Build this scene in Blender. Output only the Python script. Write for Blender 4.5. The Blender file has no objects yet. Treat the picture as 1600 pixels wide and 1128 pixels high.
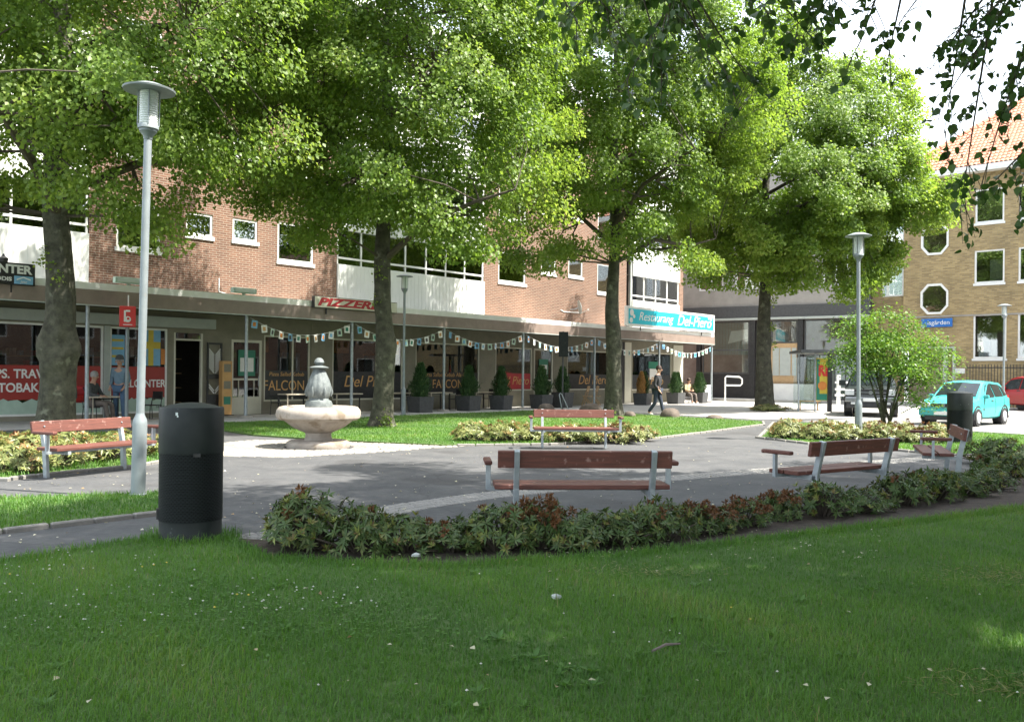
import bpy, math, random
import numpy as np
from mathutils import Vector, Matrix, Euler
R = math.radians
rnd = random.Random(7)
S = bpy.context.scene
COL = S.collection

# ------------------------------------------------------------------ camera, light, exposure
F_PX, ROLL, EYE = 1380.0, R(0.6), 1.5
cam_d = bpy.data.cameras.new('camera'); cam = bpy.data.objects.new('camera', cam_d); COL.objects.link(cam)
cam_d.sensor_width = 36; cam_d.lens = F_PX * 36 / 1600; cam_d.shift_y = 21 / 1600
cam_d.clip_start = 0.05; cam_d.clip_end = 2000
cam.matrix_world = Matrix.Translation((0, 0, EYE)) @ Euler((R(90), 0, 0)).to_matrix().to_4x4() @ Matrix.Rotation(ROLL, 4, 'Z')
S.camera = cam

SUN_XY, SUN_EL = (0.955, -0.297), R(57)
world = bpy.data.worlds.new('World'); S.world = world; world.use_nodes = True
wn = world.node_tree.nodes; bgn = wn['Background']
sky = wn.new('ShaderNodeTexSky'); sky.sky_type = 'NISHITA'; sky.sun_disc = False
sky.sun_elevation = SUN_EL; sky.sun_rotation = math.atan2(SUN_XY[0], SUN_XY[1])
sky.dust_density = 3.5; sky.air_density = 1.2; sky.ozone_density = 0.8
# thin bright cloud all over the sky, thinner in places
tcw = wn.new('ShaderNodeTexCoord'); nzw = wn.new('ShaderNodeTexNoise'); nzw.inputs['Scale'].default_value = 2.2; nzw.inputs['Detail'].default_value = 7
crw = wn.new('ShaderNodeValToRGB'); crw.color_ramp.elements[0].position = 0.3; crw.color_ramp.elements[0].color = (.35, .35, .35, 1); crw.color_ramp.elements[1].position = 0.62; crw.color_ramp.elements[1].color = (.95, .95, .95, 1)
mxw = wn.new('ShaderNodeMixRGB'); mxw.inputs[2].default_value = (3.5, 3.75, 4.05, 1)
wl = world.node_tree.links
wl.new(tcw.outputs['Generated'], nzw.inputs['Vector']); wl.new(nzw.outputs['Fac'], crw.inputs[0]); wl.new(crw.outputs[0], mxw.inputs[0]); wl.new(sky.outputs[0], mxw.inputs[1])
wl.new(mxw.outputs[0], bgn.inputs[0]); bgn.inputs[1].default_value = 0.15
sl = bpy.data.lights.new('sun', 'SUN'); sl.energy = 3.7; sl.angle = R(0.53); sl.color = (1.0, 0.95, 0.86)
so = bpy.data.objects.new('sun', sl); COL.objects.link(so)
sd = Vector((SUN_XY[0] * math.cos(SUN_EL), SUN_XY[1] * math.cos(SUN_EL), math.sin(SUN_EL)))
so.rotation_euler = sd.to_track_quat('Z', 'Y').to_euler(); so.location = (20, -12, 30)
S.view_settings.view_transform = 'Standard'; S.view_settings.look = 'None'
S.view_settings.exposure = 2.2; S.view_settings.gamma = 1; S.view_settings.use_curve_mapping = False
S.render.engine = 'CYCLES'
S.cycles.max_bounces = 8; S.cycles.transparent_max_bounces = 12
try: S.cycles.use_denoising = True
except Exception: pass

def pix(px, py):
    dx, dy = px - 800, py - 564
    c, s = math.cos(ROLL), math.sin(ROLL)
    return (dx * c + dy * s) / F_PX, (21 - (-dx * s + dy * c)) / F_PX
def G(px, py, z=0.0):
    kx, kz = pix(px, py); Y = (z - EYE) / kz
    return (kx * Y, Y)
def atY(px, Y):
    return (pix(px, 590)[0] * Y, Y)
class Frame:
    """a building's own axes: x along its front, y into it"""
    def __init__(s, o, u):
        l = math.hypot(*u); s.o = o; s.u = (u[0] / l, u[1] / l); s.n = (-s.u[1], s.u[0]); s.rot = math.atan2(s.u[1], s.u[0])
    def at(s, px, py=500, d=0.0):
        kx, kz = pix(px, py)
        ox, oy = s.o[0] + d * s.n[0], s.o[1] + d * s.n[1]
        t = (kx * oy - ox) / (s.u[0] - kx * s.u[1])
        return t, EYE + kz * (oy + s.u[1] * t)
    def w(s, x, d, z=0):
        return (s.o[0] + x * s.u[0] + d * s.n[0], s.o[1] + x * s.u[1] + d * s.n[1], z)

# ------------------------------------------------------------------ materials
def lin(c):
    return tuple(c) + (1.0,)
def newmat(name):
    m = bpy.data.materials.new(name); m.use_nodes = True
    nt = m.node_tree; return m, nt, nt.nodes['Principled BSDF']
def add(nt, typ, **kw):
    n = nt.nodes.new(typ)
    for k, v in kw.items(): setattr(n, k, v)
    return n
def ramp(nt, fac, stops):
    r = add(nt, 'ShaderNodeValToRGB'); e = r.color_ramp.elements
    while len(e) < len(stops): e.new(0.5)
    for i, (p, c) in enumerate(stops): e[i].position = p; e[i].color = lin(c)
    nt.links.new(fac, r.inputs[0]); return r
def mat(name, c1, c2=None, rough=0.7, scale=6.0, detail=6.0, metal=0.0, bump=0.0, bscale=None, spec=0.5, stops=(0.35, 0.65), wear=None, stretch=None):
    m, nt, b = newmat(name)
    b.inputs['Roughness'].default_value = rough; b.inputs['Metallic'].default_value = metal
    b.inputs['Specular IOR Level'].default_value = spec
    tc = add(nt, 'ShaderNodeTexCoord')
    if c2 is None: c2 = tuple(x * 0.8 for x in c1)
    n = add(nt, 'ShaderNodeTexNoise'); n.inputs['Scale'].default_value = scale; n.inputs['Detail'].default_value = detail
    n.inputs['Roughness'].default_value = 0.65
    co = tc.outputs['Object']
    if stretch:
        mp = add(nt, 'ShaderNodeMapping'); mp.inputs['Scale'].default_value = stretch; nt.links.new(co, mp.inputs[0]); co = mp.outputs[0]
    nt.links.new(co, n.inputs['Vector'])
    r = ramp(nt, n.outputs['Fac'], [(stops[0], c1), (stops[1], c2)])
    out = r.outputs[0]
    if wear:
        n3 = add(nt, 'ShaderNodeTexNoise'); n3.inputs['Scale'].default_value = wear[1]; n3.inputs['Detail'].default_value = 8
        nt.links.new(tc.outputs['Object'], n3.inputs['Vector'])
        rr = ramp(nt, n3.outputs['Fac'], [(wear[2], (0, 0, 0)), (wear[2] + 0.08, (1, 1, 1))])
        mx = add(nt, 'ShaderNodeMixRGB'); nt.links.new(rr.outputs[0], mx.inputs[0]); nt.links.new(out, mx.inputs[1]); mx.inputs[2].default_value = lin(wear[0])
        out = mx.outputs[0]
    nt.links.new(out, b.inputs['Base Color'])
    if bump:
        n2 = add(nt, 'ShaderNodeTexNoise'); n2.inputs['Scale'].default_value = bscale or scale * 5; n2.inputs['Detail'].default_value = 5
        nt.links.new(tc.outputs['Object'], n2.inputs['Vector'])
        bp = add(nt, 'ShaderNodeBump'); bp.inputs['Strength'].default_value = 0.6; bp.inputs['Distance'].default_value = bump
        nt.links.new(n2.outputs['Fac'], bp.inputs['Height']); nt.links.new(bp.outputs[0], b.inputs['Normal'])
    return m
def brick_mat(name, cols, mortar, bw=0.25, rh=0.075, ms=0.010):
    m, nt, b = newmat(name); b.inputs['Roughness'].default_value = 0.85
    tc = add(nt, 'ShaderNodeTexCoord'); sp = add(nt, 'ShaderNodeSeparateXYZ'); nt.links.new(tc.outputs['Object'], sp.inputs[0])
    ad = add(nt, 'ShaderNodeMath', operation='ADD'); nt.links.new(sp.outputs[0], ad.inputs[0]); nt.links.new(sp.outputs[1], ad.inputs[1])
    cb = add(nt, 'ShaderNodeCombineXYZ'); nt.links.new(ad.outputs[0], cb.inputs[0]); nt.links.new(sp.outputs[2], cb.inputs[1])
    br = add(nt, 'ShaderNodeTexBrick'); nt.links.new(cb.outputs[0], br.inputs['Vector'])
    br.inputs['Scale'].default_value = 1; br.inputs['Brick Width'].default_value = bw; br.inputs['Row Height'].default_value = rh
    br.inputs['Mortar Size'].default_value = ms; br.inputs['Mortar Smooth'].default_value = 0.2; br.inputs['Bias'].default_value = 0
    br.inputs['Color1'].default_value = lin(cols[0]); br.inputs['Color2'].default_value = lin(cols[1]); br.inputs['Mortar'].default_value = lin(mortar)
    n = add(nt, 'ShaderNodeTexNoise'); n.inputs['Scale'].default_value = 0.7; n.inputs['Detail'].default_value = 8; nt.links.new(tc.outputs['Object'], n.inputs['Vector'])
    r = ramp(nt, n.outputs['Fac'], [(0.3, (0.78, 0.78, 0.78)), (0.7, (1.1, 1.08, 1.05))])
    mx = add(nt, 'ShaderNodeMixRGB', blend_type='MULTIPLY'); mx.inputs[0].default_value = 1
    nt.links.new(br.outputs['Color'], mx.inputs[1]); nt.links.new(r.outputs[0], mx.inputs[2]); nt.links.new(mx.outputs[0], b.inputs['Base Color'])
    bp = add(nt, 'ShaderNodeBump', invert=True); bp.inputs['Strength'].default_value = 0.7; bp.inputs['Distance'].default_value = 0.006
    nt.links.new(br.outputs['Fac'], bp.inputs['Height']); nt.links.new(bp.outputs[0], b.inputs['Normal'])
    return m
def leaf_mat(name, stops, rough=0.45, trans=0.5):
    m, nt, b = newmat(name)
    at = add(nt, 'ShaderNodeAttribute', attribute_name='tint')
    r = ramp(nt, at.outputs['Fac'], stops)
    nt.links.new(r.outputs[0], b.inputs['Base Color']); b.inputs['Roughness'].default_value = rough
    b.inputs['Specular IOR Level'].default_value = 0.35
    if trans:
        tr = add(nt, 'ShaderNodeBsdfTranslucent'); hs = add(nt, 'ShaderNodeHueSaturation'); hs.inputs['Hue'].default_value = 0.487
        hs.inputs['Value'].default_value = 1.8; hs.inputs['Saturation'].default_value = 1.1
        nt.links.new(r.outputs[0], hs.inputs['Color']); nt.links.new(hs.outputs[0], tr.inputs[0])
        mx = add(nt, 'ShaderNodeMixShader'); mx.inputs[0].default_value = trans
        nt.links.new(b.outputs[0], mx.inputs[1]); nt.links.new(tr.outputs[0], mx.inputs[2])
        nt.links.new(mx.outputs[0], nt.nodes['Material Output'].inputs[0])
    return m
def glass_mat(name, tint=(0.75, 0.8, 0.78), f0=0.06):
    m, nt, b = newmat(name); nt.nodes.remove(b)
    t = add(nt, 'ShaderNodeBsdfTransparent'); t.inputs[0].default_value = lin(tint)
    g = add(nt, 'ShaderNodeBsdfGlossy'); g.inputs['Roughness'].default_value = 0.02; g.inputs[0].default_value = (0.95, 0.97, 0.97, 1)
    lw = add(nt, 'ShaderNodeLayerWeight'); lw.inputs[0].default_value = 0.35
    mm = add(nt, 'ShaderNodeMath', operation='MULTIPLY_ADD'); nt.links.new(lw.outputs['Fresnel'], mm.inputs[0]); mm.inputs[1].default_value = 0.9; mm.inputs[2].default_value = f0
    mm.use_clamp = True
    mx = add(nt, 'ShaderNodeMixShader'); nt.links.new(mm.outputs[0], mx.inputs[0]); nt.links.new(t.outputs[0], mx.inputs[1]); nt.links.new(g.outputs[0], mx.inputs[2])
    nt.links.new(mx.outputs[0], nt.nodes['Material Output'].inputs[0]); return m
M = {}
M['asphalt'] = mat('asphalt', (0.048, 0.05, 0.053), (0.078, 0.078, 0.078), 0.85, 1.6, 10, bump=0.004, bscale=120, wear=((0.044, 0.044, 0.045), 0.55, 0.57))
def crack(m):
    nt = m.node_tree; b = nt.nodes['Principled BSDF']; src = b.inputs['Base Color'].links[0].from_socket; tc = add(nt, 'ShaderNodeTexCoord')
    nz = add(nt, 'ShaderNodeTexNoise'); nz.inputs['Scale'].default_value = 1.3; nz.inputs['Detail'].default_value = 6; nt.links.new(tc.outputs['Object'], nz.inputs['Vector'])
    mx = add(nt, 'ShaderNodeMixRGB'); mx.inputs[0].default_value = 0.22; nt.links.new(tc.outputs['Object'], mx.inputs[1]); nt.links.new(nz.outputs['Color'], mx.inputs[2])
    vo = add(nt, 'ShaderNodeTexVoronoi', feature='DISTANCE_TO_EDGE'); vo.inputs['Scale'].default_value = 0.42; nt.links.new(mx.outputs[0], vo.inputs['Vector'])
    r = ramp(nt, vo.outputs['Distance'], [(0.0015, (.74, .74, .74)), (0.005, (1, 1, 1))]); mu = add(nt, 'ShaderNodeMixRGB', blend_type='MULTIPLY'); mu.inputs[0].default_value = 1
    n2 = add(nt, 'ShaderNodeTexNoise'); n2.inputs['Scale'].default_value = 14; n2.inputs['Detail'].default_value = 3; nt.links.new(tc.outputs['Object'], n2.inputs['Vector'])
    r2 = ramp(nt, n2.outputs['Fac'], [(0.3, (.82, .82, .82)), (0.72, (1.15, 1.15, 1.15))]); m2 = add(nt, 'ShaderNodeMixRGB', blend_type='MULTIPLY'); m2.inputs[0].default_value = 1
    nt.links.new(src, mu.inputs[1]); nt.links.new(r.outputs[0], mu.inputs[2]); nt.links.new(mu.outputs[0], m2.inputs[1]); nt.links.new(r2.outputs[0], m2.inputs[2]); nt.links.new(m2.outputs[0], b.inputs['Base Color'])
crack(M['asphalt'])
M['sunlit_road'] = mat('sunlit_road', (0.14, 0.137, 0.132), (0.2, 0.195, 0.188), 0.9, 0.8, 9, bump=0.003, bscale=90)  # same asphalt as the paths, made paler to look sunlit
M['pavement'] = mat('pavement', (0.3, 0.29, 0.27), (0.38, 0.37, 0.345), 0.9, 0.9, 8)
M['soil'] = mat('soil', (0.028, 0.02, 0.014), (0.06, 0.043, 0.03), 0.95, 9, 9, bump=0.03, bscale=25)
M['turf'] = mat('turf', (0.055, 0.105, 0.02), (0.08, 0.135, 0.03), 0.95, 3, 9, bump=0.02, bscale=60)
M['stone'] = mat('stone', (0.15, 0.145, 0.13), (0.22, 0.21, 0.19), 0.85, 7, 8, bump=0.004, bscale=60)
M['sett'] = mat('sett', (0.17, 0.165, 0.155), (0.27, 0.26, 0.24), 0.85, 2.2, 6, bump=0.004, bscale=50)
M['pale_sett'] = mat('pale_sett', (0.16, 0.15, 0.13), (0.28, 0.26, 0.225), 0.85, 2.2, 6, bump=0.004, bscale=50)
M['boulder'] = mat('boulder', (0.07, 0.056, 0.045), (0.125, 0.1, 0.082), 0.9, 5, 8, bump=0.02, bscale=15)
M['fount_stone'] = mat('fountain_stone', (0.27, 0.235, 0.2), (0.36, 0.32, 0.275), 0.85, 6, 9, bump=0.005, bscale=70, wear=((0.2, 0.16, 0.115), 3.0, 0.58))
M['fount_lead'] = mat('fountain_metal', (0.09, 0.105, 0.105), (0.15, 0.17, 0.168), 0.7, 12, 8, metal=0.1, bump=0.004)
M['brick'] = brick_mat('red_brick', ((0.115, 0.052, 0.033), (0.178, 0.085, 0.053)), (0.25, 0.2, 0.155), ms=0.013)
M['ybrick'] = brick_mat('yellow_brick', ((0.25, 0.18, 0.082), (0.42, 0.315, 0.15)), (0.28, 0.235, 0.165))
M['concrete'] = mat('grey_concrete', (0.26, 0.245, 0.225), (0.33, 0.31, 0.285), 0.85, 1.2, 8, bump=0.004)
M['white'] = mat('white_paint', (0.78, 0.78, 0.75), (0.7, 0.7, 0.68), 0.55, 3)
M['panel'] = mat('white_cladding', (0.74, 0.75, 0.72), (0.66, 0.67, 0.64), 0.5, 1.2, 8)
M['cream'] = mat('cream_paint', (0.62, 0.6, 0.5), (0.55, 0.53, 0.44), 0.6, 2)
M['olive'] = mat('olive_render', (0.2, 0.185, 0.14), (0.25, 0.23, 0.175), 0.85, 2, 8, bump=0.003)
M['greybox'] = mat('shutter_grey', (0.42, 0.45, 0.42), (0.36, 0.39, 0.37), 0.5, 3)
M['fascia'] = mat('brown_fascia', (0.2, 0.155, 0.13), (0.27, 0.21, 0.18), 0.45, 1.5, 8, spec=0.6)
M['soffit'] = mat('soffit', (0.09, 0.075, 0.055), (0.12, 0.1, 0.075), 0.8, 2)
M['galv'] = mat('galvanised_steel', (0.42, 0.46, 0.48), (0.3, 0.34, 0.36), 0.5, 9, 6, metal=0.55, wear=((0.2, 0.19, 0.18), 6, 0.63))
M['lampsteel'] = mat('lamp_steel', (0.25, 0.285, 0.295), (0.2, 0.23, 0.24), 0.55, 5, 8, metal=0.3, wear=((0.26, 0.25, 0.23), 5, 0.62))
M['binmetal'] = mat('bin_metal', (0.012, 0.016, 0.016), (0.02, 0.025, 0.024), 0.5, 5, 8, spec=0.25, wear=((0.12, 0.13, 0.13), 9, 0.70))
def perforated():
    m, nt, b = newmat('perforated_bin_metal'); b.inputs['Roughness'].default_value = 0.5; b.inputs['Specular IOR Level'].default_value = 0.2
    tc = add(nt, 'ShaderNodeTexCoord'); sp = add(nt, 'ShaderNodeSeparateXYZ'); nt.links.new(tc.outputs['Object'], sp.inputs[0])
    at = add(nt, 'ShaderNodeMath', operation='ARCTAN2'); nt.links.new(sp.outputs[1], at.inputs[0]); nt.links.new(sp.outputs[0], at.inputs[1])
    def wave(sock, k):
        mu = add(nt, 'ShaderNodeMath', operation='MULTIPLY'); nt.links.new(sock, mu.inputs[0]); mu.inputs[1].default_value = k
        si = add(nt, 'ShaderNodeMath', operation='SINE'); nt.links.new(mu.outputs[0], si.inputs[0]); return si.outputs[0]
    pr = add(nt, 'ShaderNodeMath', operation='MULTIPLY'); nt.links.new(wave(at.outputs[0], 48), pr.inputs[0]); nt.links.new(wave(sp.outputs[2], 185), pr.inputs[1])
    r = ramp(nt, pr.outputs[0], [(0.12, (.018, .023, .023)), (0.3, (.004, .004, .004))]); nt.links.new(r.outputs[0], b.inputs['Base Color'])
    return m
M['perforated'] = perforated()
M['black'] = mat('black_paint', (0.015, 0.016, 0.018), (0.03, 0.03, 0.032), 0.4, 8)
M['darkgrey'] = mat('dark_grey', (0.05, 0.052, 0.055), (0.075, 0.077, 0.08), 0.6, 8)
M['wood'] = mat('red_stained_wood', (0.15, 0.05, 0.034), (0.08, 0.028, 0.02), 0.6, 9, 9, bump=0.002, bscale=40, wear=((0.26, 0.15, 0.125), 12, 0.63), stretch=(.35, 6, 6))
M['bark'] = mat('bark', (0.03, 0.029, 0.02), (0.085, 0.084, 0.058), 0.95, 5, 12, bump=0.05, bscale=16, wear=((0.14, 0.145, 0.105), 3.4, 0.6))
M['twig'] = mat('twig', (0.05, 0.04, 0.03), (0.09, 0.075, 0.055), 0.9, 8)
M['tile'] = mat('clay_tile', (0.40, 0.15, 0.085), (0.52, 0.24, 0.15), 0.8, 3, 8)
M['glass'] = glass_mat('window_glass', (0.6, 0.66, 0.64), 0.3)
M['paleglass'] = glass_mat('pale_window_glass', (0.75, 0.78, 0.76), 0.28)
M['pale_reflection'] = mat('pale_reflection', (0.5, 0.42, 0.37), (0.36, 0.28, 0.24), 0.9, 0.9, 3)  # pale tone behind the panes stands in for window reflections
M['shopglass'] = glass_mat('shop_glass', (0.6, 0.62, 0.58), 0.06)
M['clear'] = glass_mat('clear_glass', (0.88, 0.92, 0.91), 0.03)
M['carglass'] = mat('car_glass', (0.012, 0.018, 0.02), (0.02, 0.027, 0.029), 0.06, 2, spec=0.5)
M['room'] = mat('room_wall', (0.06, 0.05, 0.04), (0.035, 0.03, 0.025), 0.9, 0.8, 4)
M['curtain'] = mat('curtain', (0.5, 0.47, 0.32), (0.38, 0.36, 0.22), 0.9, 3)
M['red'] = mat('red_paint', (0.62, 0.03, 0.025), (0.54, 0.025, 0.02), 0.4, 3)
M['signred'] = mat('sign_red', (0.42, 0.03, 0.035), (0.36, 0.02, 0.03), 0.5, 3)
M['bandred'] = mat('red_window_film', (0.36, 0.035, 0.028), (0.26, 0.028, 0.02), 0.5, 0.7)
M['turq'] = mat('turquoise_sign', (0.03, 0.50, 0.62), (0.025, 0.45, 0.57), 0.4, 2)
M['blue'] = mat('blue_sign', (0.03, 0.16, 0.5), (0.025, 0.13, 0.42), 0.4, 3)
M['ltblue'] = mat('light_blue', (0.2, 0.42, 0.62), (0.16, 0.36, 0.55), 0.5, 3)
M['yellow'] = mat('yellow', (0.6, 0.45, 0.05), (0.5, 0.38, 0.04), 0.5, 3)
M['green'] = mat('green_notice', (0.03, 0.22, 0.14), (0.025, 0.17, 0.11), 0.5, 3)
M['gold'] = mat('gold_lettering', (0.6, 0.35, 0.13), (0.5, 0.28, 0.1), 0.5, 3)
M['orange'] = mat('orange', (0.6, 0.22, 0.04), (0.5, 0.17, 0.03), 0.6, 4)
M['lens'] = mat('lamp_lens', (0.62, 0.66, 0.64), (0.55, 0.6, 0.58), 0.25, 5)
M['fixture'] = mat('pale_green_fixture', (0.42, 0.55, 0.46), (0.36, 0.48, 0.4), 0.4, 4)
M['teal'] = mat('teal_car_paint', (0.05, 0.36, 0.345), (0.046, 0.335, 0.32), 0.22, 1, spec=0.7)
M['carred'] = mat('red_car_paint', (0.3, 0.012, 0.014), (0.27, 0.011, 0.012), 0.25, 1, spec=0.4)
M['carblack'] = mat('dark_car_paint', (0.012, 0.017, 0.016), (0.015, 0.02, 0.019), 0.3, 1, spec=0.35)
M['chrome'] = mat('chrome', (0.24, 0.25, 0.26), (0.17, 0.18, 0.19), 0.3, 4, metal=0.85)
M['tyre'] = mat('tyre', (0.018, 0.018, 0.019), (0.028, 0.028, 0.028), 0.85, 12)
M['headlight'] = mat('headlight', (0.6, 0.62, 0.62), (0.45, 0.47, 0.48), 0.12, 6, spec=0.8)
M['taillight'] = mat('taillight', (0.45, 0.015, 0.012), (0.38, 0.012, 0.01), 0.2, 6)
M['skin'] = mat('skin', (0.5, 0.29, 0.2), (0.44, 0.25, 0.17), 0.6, 6)
M['denim'] = mat('denim', (0.09, 0.15, 0.24), (0.06, 0.11, 0.19), 0.9, 10)
M['jeans'] = mat('dark_jeans', (0.03, 0.04, 0.06), (0.02, 0.027, 0.042), 0.9, 10)
M['ltdenim'] = mat('light_denim', (0.17, 0.25, 0.31), (0.13, 0.2, 0.26), 0.9, 10)
M['blackcloth'] = mat('black_cloth', (0.018, 0.018, 0.02), (0.03, 0.03, 0.033), 0.9, 10)
M['darkcloth'] = mat('dark_cloth', (0.05, 0.06, 0.065), (0.1, 0.1, 0.1), 0.9, 14)
M['greycloth'] = mat('grey_cloth', (0.17, 0.14, 0.12), (0.12, 0.1, 0.09), 0.9, 10)
M['beige'] = mat('beige_cloth', (0.55, 0.42, 0.27), (0.45, 0.34, 0.2), 0.9, 6)
M['hair'] = mat('hair', (0.05, 0.025, 0.016), (0.03, 0.017, 0.012), 0.7, 20)
M['greyhair'] = mat('grey_hair', (0.4, 0.38, 0.36), (0.3, 0.29, 0.28), 0.8, 20)
M['ltwood'] = mat('light_wood', (0.5, 0.34, 0.18), (0.42, 0.27, 0.14), 0.6, 8)
M['tabletop'] = mat('pale_tabletop', (0.6, 0.53, 0.42), (0.52, 0.45, 0.35), 0.5, 6)
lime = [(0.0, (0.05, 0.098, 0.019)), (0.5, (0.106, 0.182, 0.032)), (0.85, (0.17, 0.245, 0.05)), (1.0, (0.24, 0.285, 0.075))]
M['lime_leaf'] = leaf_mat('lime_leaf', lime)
M['shaded_leaf'] = leaf_mat('shaded_lime_leaf', [(0.0, (0.024, 0.06, 0.013)), (0.7, (0.05, 0.105, 0.022)), (1.0, (0.09, 0.15, 0.03))], trans=0.3)  # darker copy of the lime leaf, its shade painted in
M['maple_leaf'] = leaf_mat('young_tree_leaf', [(0.0, (0.045, 0.11, 0.018)), (0.6, (0.09, 0.18, 0.028)), (1.0, (0.17, 0.25, 0.045))], trans=0.4)
M['thuja_leaf'] = leaf_mat('thuja_leaf', [(0.0, (0.018, 0.05, 0.016)), (0.8, (0.045, 0.1, 0.03)), (1.0, (0.08, 0.13, 0.04))], trans=0.15)
M['brown_leaf'] = leaf_mat('dried_thuja', [(0.0, (0.25, 0.13, 0.04)), (1.0, (0.5, 0.3, 0.1))], trans=0.15)
M['rhodo_leaf'] = leaf_mat('rhododendron_leaf', [(0.0, (0.024, 0.05, 0.012)), (0.5, (0.055, 0.1, 0.022)), (0.66, (0.078, 0.1, 0.026)), (0.85, (0.115, 0.155, 0.034)), (0.94, (0.17, 0.2, 0.045)), (1.0, (0.12, 0.075, 0.03))], rough=0.5, trans=0.15)
M['sunlit_pale_leaf'] = leaf_mat('sunlit_pale_shrub_leaf', [(0.0, (0.05, 0.085, 0.022)), (0.5, (0.13, 0.155, 0.045)), (0.88, (0.28, 0.28, 0.11)), (1.0, (0.26, 0.13, 0.05))], rough=0.4, trans=0.18)  # yellowish variegated leaf, also lightened in colour as if sunlit
M['spent_bloom'] = leaf_mat('spent_bloom', [(0.0, (0.07, 0.038, 0.017)), (1.0, (0.19, 0.085, 0.034))], trans=0.1)
M['grass'] = leaf_mat('grass_blade', [(0.0, (0.05, 0.13, 0.022)), (0.6, (0.09, 0.195, 0.032)), (0.93, (0.14, 0.23, 0.05)), (1.0, (0.21, 0.2, 0.085))], rough=0.5, trans=0.35)
M['petal'] = mat('white_petal', (0.5, 0.5, 0.44), (0.4, 0.42, 0.35), 0.8, 30)
M['fallen'] = leaf_mat('fallen_leaf', [(0.0, (0.35, 0.33, 0.2)), (0.6, (0.5, 0.48, 0.36)), (1.0, (0.28, 0.17, 0.07))], trans=0.1)

# ------------------------------------------------------------------ object helpers
def link(name, me, m=None, parent=None, loc=None, rot=None):
    o = bpy.data.objects.new(name, me); COL.objects.link(o)
    if m is not None and me is not None and not me.materials: me.materials.append(m)
    if parent is not None: o.parent = parent
    if loc is not None: o.location = loc
    if rot is not None: o.rotation_euler = rot
    return o
def tag(o, label=None, cat=None, group=None, kind=None):
    for k, v in (('label', label), ('category', cat), ('group', group), ('kind', kind)):
        if v is not None: o[k] = v
    return o
def thing(name, label, cat, loc=(0, 0, 0), rz=0.0, group=None):
    o = bpy.data.objects.new(name, None); COL.objects.link(o)
    o.empty_display_size = 0.2; o.location = tuple(loc) + (0,) * (3 - len(loc)); o.rotation_euler = (0, 0, rz)
    return tag(o, label, cat, group)
def dup(root, loc, rz=0.0, label=None, scale=None, group=None):
    r = root.copy(); COL.objects.link(r); r.location = tuple(loc) + (0,) * (3 - len(loc)); r.rotation_euler = (0, 0, rz)
    if label: r['label'] = label
    if group: r['group'] = group
    if scale: r.scale = scale if hasattr(scale, '__len__') else (scale,) * 3
    for ch in list(root.children):
        c = ch.copy(); COL.objects.link(c); c.parent = r
        for g in ch.children:
            d = g.copy(); COL.objects.link(d); d.parent = c
    return r
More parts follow.
